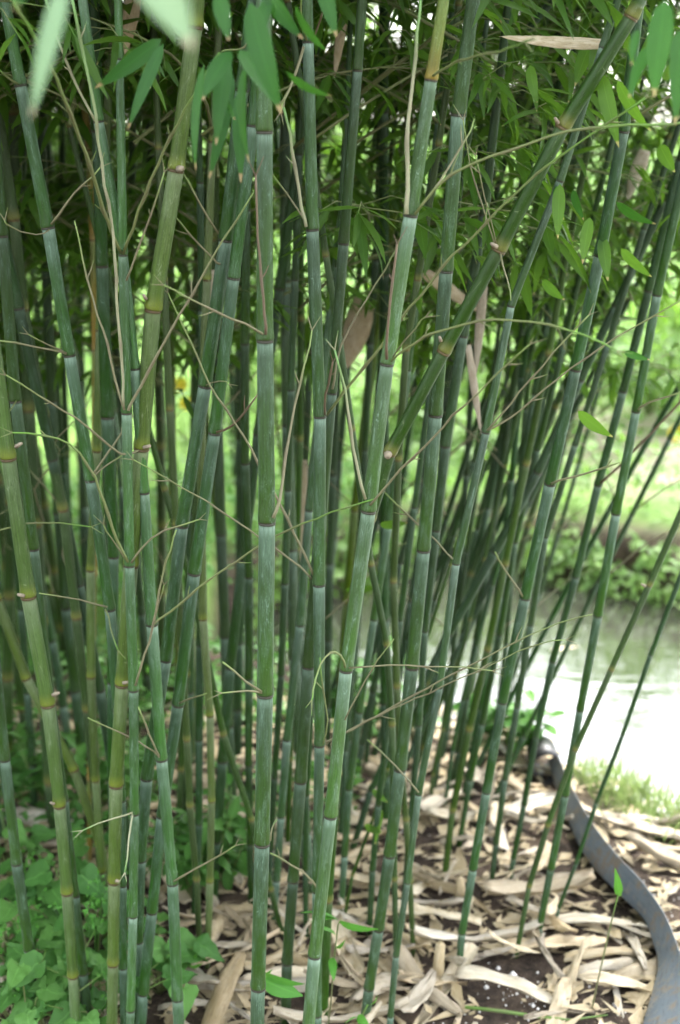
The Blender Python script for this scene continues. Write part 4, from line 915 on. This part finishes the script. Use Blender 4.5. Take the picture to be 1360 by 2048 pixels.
P = [gnd(x, y, .012) for x, y in [(930, 2014), (1000, 2022), (1080, 2034), (1140, 2040), (1215, 2030)]]; mb = MB(); tube(mb, P, [.0032, .0034, .003, .0024, .001], 7, ring=[0, 1, 0, 1, 0], tval=.9); tag(mb.build('cut_stalk', M['twig_green']), 'fresh green cut stalk lying on the bare soil at the bottom right', 'stalk')
P = gnd(875, 1960); root_ = MB(); tube(root_, [Vector((P.x, P.y, -.01)), Vector((P.x+.002, P.y, .04)), Vector((P.x+.004, P.y, .075))], [.012, .0105, .009], 9); tag(root_.build('culm_stump', M['sheath_out']), 'short grey-brown cut stump standing in the husks between slender and blue-grey culms', 'stump')
P = gnd(888, 1790); root_ = MB(); tube(root_, [Vector((P.x+.03, P.y-.02, -.01)), Vector((P.x+.032, P.y-.02, .03)), Vector((P.x+.03, P.y-.02, .05))], [.012, .0105, .007], 9); tag(root_.build('culm_stump', M['sheath_out']), 'dead brown stump at the foot of the olive culm in the back row', 'stump')
o = bpy.data.objects.new('floating_sheath', SH[3]); col.objects.link(o); p = gnd(1128, 1297, WZ); o.location = (p.x, p.y, WZ+.002); o.rotation_euler = (0.1, 0, .4); o.scale = (.7, .7, .7); tag(o, 'brown dry sheath floating on the pale pond water', 'floating sheath')

# ------------------------------------------------------------------ grass on the near bank, far bank plants, distant trees
mb = MB()
for i in range(2300):
    px, py = rnd.uniform(1120, 1500), rnd.uniform(1545, 1700); p = gnd(px, py); d, yf = pond(p.x, p.y)
    if d > -.02 or d < -.40: continue
    if px < 1150+(py-1560)*.75: continue
    if rnd.random() < sstep(-.18, -.42, d)*1: continue
    h = rnd.uniform(.02, .12)*(1.0 if d > -.2 else .55); a = rnd.uniform(0, 6.28); lean = Vector((math.cos(a), math.sin(a), 0))*h*rnd.uniform(.2, .8); b = Vector((p.x, p.y, tz(p.x, p.y)))
    blade(mb, b, b+Vector((0, 0, h))+lean, .004, Vector((math.sin(a), -1, .2)), seg=3, droop=-.06, tipmax=.9, shape=(.3, .9))
tag(mb.build('bank_grass', M['grass']), 'short bright grass on the near pond bank', 'grass', kind='stuff')
mb = MB()
def bank_leaf(x, Y, h, l, m=0):
    z0 = tz(x, Y); c = Vector((x, Y, z0+rnd.random()**.7*h)); d = Vector((rnd.uniform(-1, 1), rnd.uniform(-1, .6), rnd.uniform(-.7, .5))).normalized()
    blade(mb, c, c+d*l, l*rnd.uniform(.35, .6), Vector((rnd.uniform(-.5, .5), rnd.uniform(-.8, .3), 1)), seg=2, tint=rnd.random(), tipmax=.8, shape=(.6, .7), fold=.15)
for i in range(4200):
    x = rnd.uniform(-.3, 4.2); Y = interp(FAR, x)+rnd.uniform(-.13, .10); z0 = rnd.uniform(-.05, .16); c = Vector((x, Y, z0)); l = rnd.uniform(.025, .055)
    if noise.noise(Vector((x*3, 1, z0*4))) < -.25: continue
    d = Vector((rnd.uniform(-.8, .8), rnd.uniform(-1, 0), rnd.uniform(-1, .1))).normalized(); blade(mb, c, c+d*l, l*.5, Vector((rnd.uniform(-.4, .4), -.7, .8)), seg=2, tint=rnd.random(), tipmax=.8, shape=(.6, .7), fold=.15)
for i in range(15000):
    x = rnd.uniform(-.3, 4.2); yf = interp(FAR, x); t = rnd.random()**1.5; Y = yf-.10+t*3.4
    if .8 < Y-yf < 2.0 and x > .8 and rnd.random() < 1.0*(.5+.5*noise.noise(Vector((x*1.5, Y*1.5, 9)))+.3): continue
    cl = .5+.5*noise.noise(Vector((x*2.2, Y*2.2, 2))); bank_leaf(x, Y, (.06+.30*cl)*(1.1-.5*t), rnd.uniform(.02, .055))
for i in range(6500):
    x = rnd.uniform(-4, 1.4); Y = rnd.uniform(3.9, 10)
    if x > NEAR[0].x-.1 and Y < interp(FAR, x)+.3: continue
    cl = .5+.5*noise.noise(Vector((x*1.2, Y*1.2, 4))); bank_leaf(x, Y, .05+.35*cl, rnd.uniform(.03, .08))
for i in range(5000):
    x = rnd.uniform(-3, 9); Y = rnd.uniform(8.5, 20); cl = .5+.5*noise.noise(Vector((x*.7, Y*.7, 4))); bank_leaf(x, Y, .08+.4*cl, rnd.uniform(.08, .2))
tag(mb.build('bank_undergrowth', M['leaf_bank']), 'pale green leafy undergrowth covering the far bank', 'undergrowth', kind='stuff')
mb = MB()
for i in range(5200):
    x = rnd.uniform(-2.4, .05); Y = rnd.uniform(2.75, 3.95)
    if pond(x, Y)[0] > -.05 or noise.noise(Vector((x*3.1, Y*3.1, 11))) < .02+.25*sstep(-.6, .1, x): continue
    bank_leaf(x, Y, .04+.16*max(0, noise.noise(Vector((x*3.1, Y*3.1, 11)))), rnd.uniform(.02, .05))
for i in range(7000):
    x = rnd.uniform(-1.6, .25); Y = rnd.uniform(3.5, 5.6)
    if pond(x, Y)[0] > -.01: continue
    bank_leaf(x, Y, .05+.2*max(0, .3+noise.noise(Vector((x*2.1, Y*2.1, 11)))), rnd.uniform(.02, .055))
tag(mb.build('ground_cover', M['leaf_ground']), 'low green ground cover between the culm bases deep in the clump', 'ground cover', kind='stuff')
def bush(x, Y, rx, h, nl, l, mat, label, seed, name='bank_bush', cat='bush', group='bushes on the far bank'):
    r = random.Random(seed); z = tz(x, Y); root = empty(name, (x, Y, z)); tag(root, label, cat, group); ml = MB(); ms = MB()
    cl = [(Vector((r.gauss(0, .45)*rx, r.gauss(0, .45)*rx, h*r.uniform(.25, .95))), r.uniform(.22, .5)*rx) for _ in range(11)]
    for c, q in cl:
        tube(ms, [Vector((0, 0, 0)), c*.5+Vector((0, 0, .1*h)), c], [.012*h, .008*h, .003*h], 5)
        for j in range(nl//11):
            v = Vector((r.gauss(0, 1), r.gauss(0, 1), r.gauss(0, .8))).normalized()*q*r.uniform(.45, 1.05); d = (v.normalized()+Vector((r.uniform(-.7, .7), r.uniform(-.7, .7), r.uniform(-.9, .3)))).normalized(); ll = l*r.uniform(.6, 1.3)
            blade(ml, c+v, c+v+d*ll, ll*.45, Vector((r.uniform(-.6, .6), r.uniform(-.6, .6), 1)), seg=2, tint=r.random(), tipmax=.8, shape=(.6, .7), fold=.15)
    ms.build('stems', M['bark'], root); ml.build('leaves', M[mat], root)
for i, (x, Y, rx, h, w) in enumerate([(1.05, 6.5, .55, .45, 'just over the pond, seen between the right-hand culms'), (1.95, 6.3, .5, .42, 'at the right edge over the pond'), (.35, 6.6, .55, .5, 'behind the thick grey-blue culm across the pond'), (-1.2, 7.5, .7, .7, 'far behind the middle culm'), (-2.3, 7.2, .8, .8, 'far behind at the left edge'), (1.5, 6.85, .5, .6, 'tallest, right behind the two over the pond'), (2.6, 6.6, .6, .5, 'beyond the right edge over the pond'), (-.3, 6.9, .6, .6, 'loose, across the pond behind the bright leaning culm'), (2.4, 9.5, .9, .8, 'high on the far bank at the right'), (1.2, 10.5, .9, .9, 'high on the far bank behind the blue-grey culms')]):
    bush(x, Y, rx, h, 1500, .055, 'leaf_bank', 'rounded light green bush '+w, 300+i)
def tree(x, Y, h, cr_, nl, label, seed):
    r = random.Random(seed); z = tz(x, Y); root = empty('broadleaf_tree', (x, Y, z)); tag(root, label, 'tree', 'trees beyond the pond'); ms = MB(); ml = MB()
    top = Vector((r.uniform(-.4, .4), 0, h*.8)); tube(ms, [Vector((0, 0, -.1)), top*.35, top*.7, top], [.03*h, .022*h, .014*h, .004*h], 8)
    for k in range(26):
        c = Vector((r.gauss(0, .5)*cr_, r.gauss(0, .5)*cr_, h*r.uniform(.18, 1.0))); q = cr_*r.uniform(.2, .42); b = top*r.uniform(.25, .8); tube(ms, [b, b.lerp(c, .5)+Vector((0, 0, .1)), c], [.008*h, .005*h, .002*h], 5)
        for j in range(nl//26):
            v = Vector((r.gauss(0, 1), r.gauss(0, 1), r.gauss(0, .8))).normalized()*q*r.uniform(.3, 1.1); ll = r.uniform(.14, .3); d = Vector((r.uniform(-1, 1), r.uniform(-1, 1), r.uniform(-1, .4))).normalized()
            blade(ml, c+v, c+v+d*ll, ll*.5, Vector((r.uniform(-.6, .6), r.uniform(-.6, .6), 1)), seg=2, tint=r.random(), tipmax=.8, shape=(.6, .7), fold=.15)
    ms.build('trunk', M['bark'], root); ml.build('crown', M['leaf_tree'], root)
for i, (x, Y, h, c_, w) in enumerate([(-9, 20, 6, 2.6, 'far left'), (-4.5, 22, 7, 2.8, 'left of middle'), (-.5, 24, 6.5, 2.6, 'behind the middle culm'), (3.2, 23, 5.5, 2.4, 'right of middle'), (7.6, 21, 6, 2.6, 'at the right edge'), (12, 24, 7, 3, 'beyond the right edge'), (5.4, 28, 7, 2.6, 'farthest, between two others at right'), (-14, 24, 7, 3, 'beyond the left edge')]):
    tree(x, Y, h, c_, 2600, 'leafy green tree beyond the lawn, '+w, 500+i)
def flower(px, py, Y, label, s=1.0):
    c = at(px, py, Y); z = tz(c.x, Y); root = empty('yellow_flower', (c.x, Y, z)); tag(root, label, 'flower', 'yellow flowers on the far bank'); mp = MB(); ms = MB(); c = c-root.location; tube(ms, [Vector((0, 0, 0)), c], [.003, .002], 5)
    for k in range(9):
        a = k*.7; d = Vector((math.cos(a), -.4, math.sin(a))).normalized(); blade(mp, c, c+d*.035*s, .022*s, Vector((0, -1, .2)), seg=3, tint=.5, tipmax=.5, shape=(.6, .4))
    ms.build('stem', M['twig_green'], root); mp.build('petals', M['petal'], root)
flower(1352, 866, 6.4, 'yellow flower on the far bank at the right edge', 1.4); flower(362, 768, 6.0, 'upper yellow flower far behind the parallel culms', 1.1); flower(372, 806, 6.0, 'lower yellow flower far behind the parallel culms', 1.0)

# ------------------------------------------------------------------ light
w = bpy.data.worlds.new('World'); sc.world = w; w.use_nodes = True; nt = w.node_tree; nt.nodes.clear(); g = NT(nt)
sky = g.n('ShaderNodeTexSky', sky_type='NISHITA'); sky.sun_disc = False; SE, SA = 58, 28
sky.sun_elevation = R(SE); sky.sun_rotation = R(SA); sky.dust_density = 4; sky.air_density = 1.2
hs = g.n('ShaderNodeHueSaturation'); hs.inputs['Saturation'].default_value = .28; g.l(sky.outputs[0], hs.inputs['Color'])
bg = g.n('ShaderNodeBackground'); bg.inputs['Strength'].default_value = .15; g.l(hs.outputs[0], bg.inputs['Color'])
o = g.n('ShaderNodeOutputWorld'); g.l(bg.outputs[0], o.inputs[0])
sl = bpy.data.lights.new('sun', 'SUN'); sl.energy = 1.5; sl.angle = R(14); sl.color = (1, .97, .92); so = bpy.data.objects.new('sun', sl); col.objects.link(so)
# sun_rotation is measured clockwise from +Y
a = R(SA); sd = Vector((math.sin(a)*math.cos(R(SE)), math.cos(a)*math.cos(R(SE)), math.sin(R(SE))))
so.rotation_euler = sd.to_track_quat('Z', 'Y').to_euler()
sc.view_settings.view_transform = 'Standard'; sc.view_settings.look = 'None'; sc.view_settings.exposure = 3.12; sc.view_settings.gamma = 1.0
sc.render.engine = 'CYCLES'; sc.cycles.use_denoising = True; sc.cycles.max_bounces = 6; sc.cycles.use_adaptive_sampling = True; sc.cycles.adaptive_threshold = .035; sc.cycles.transparent_max_bounces = 4; sc.cycles.sample_clamp_indirect = 6
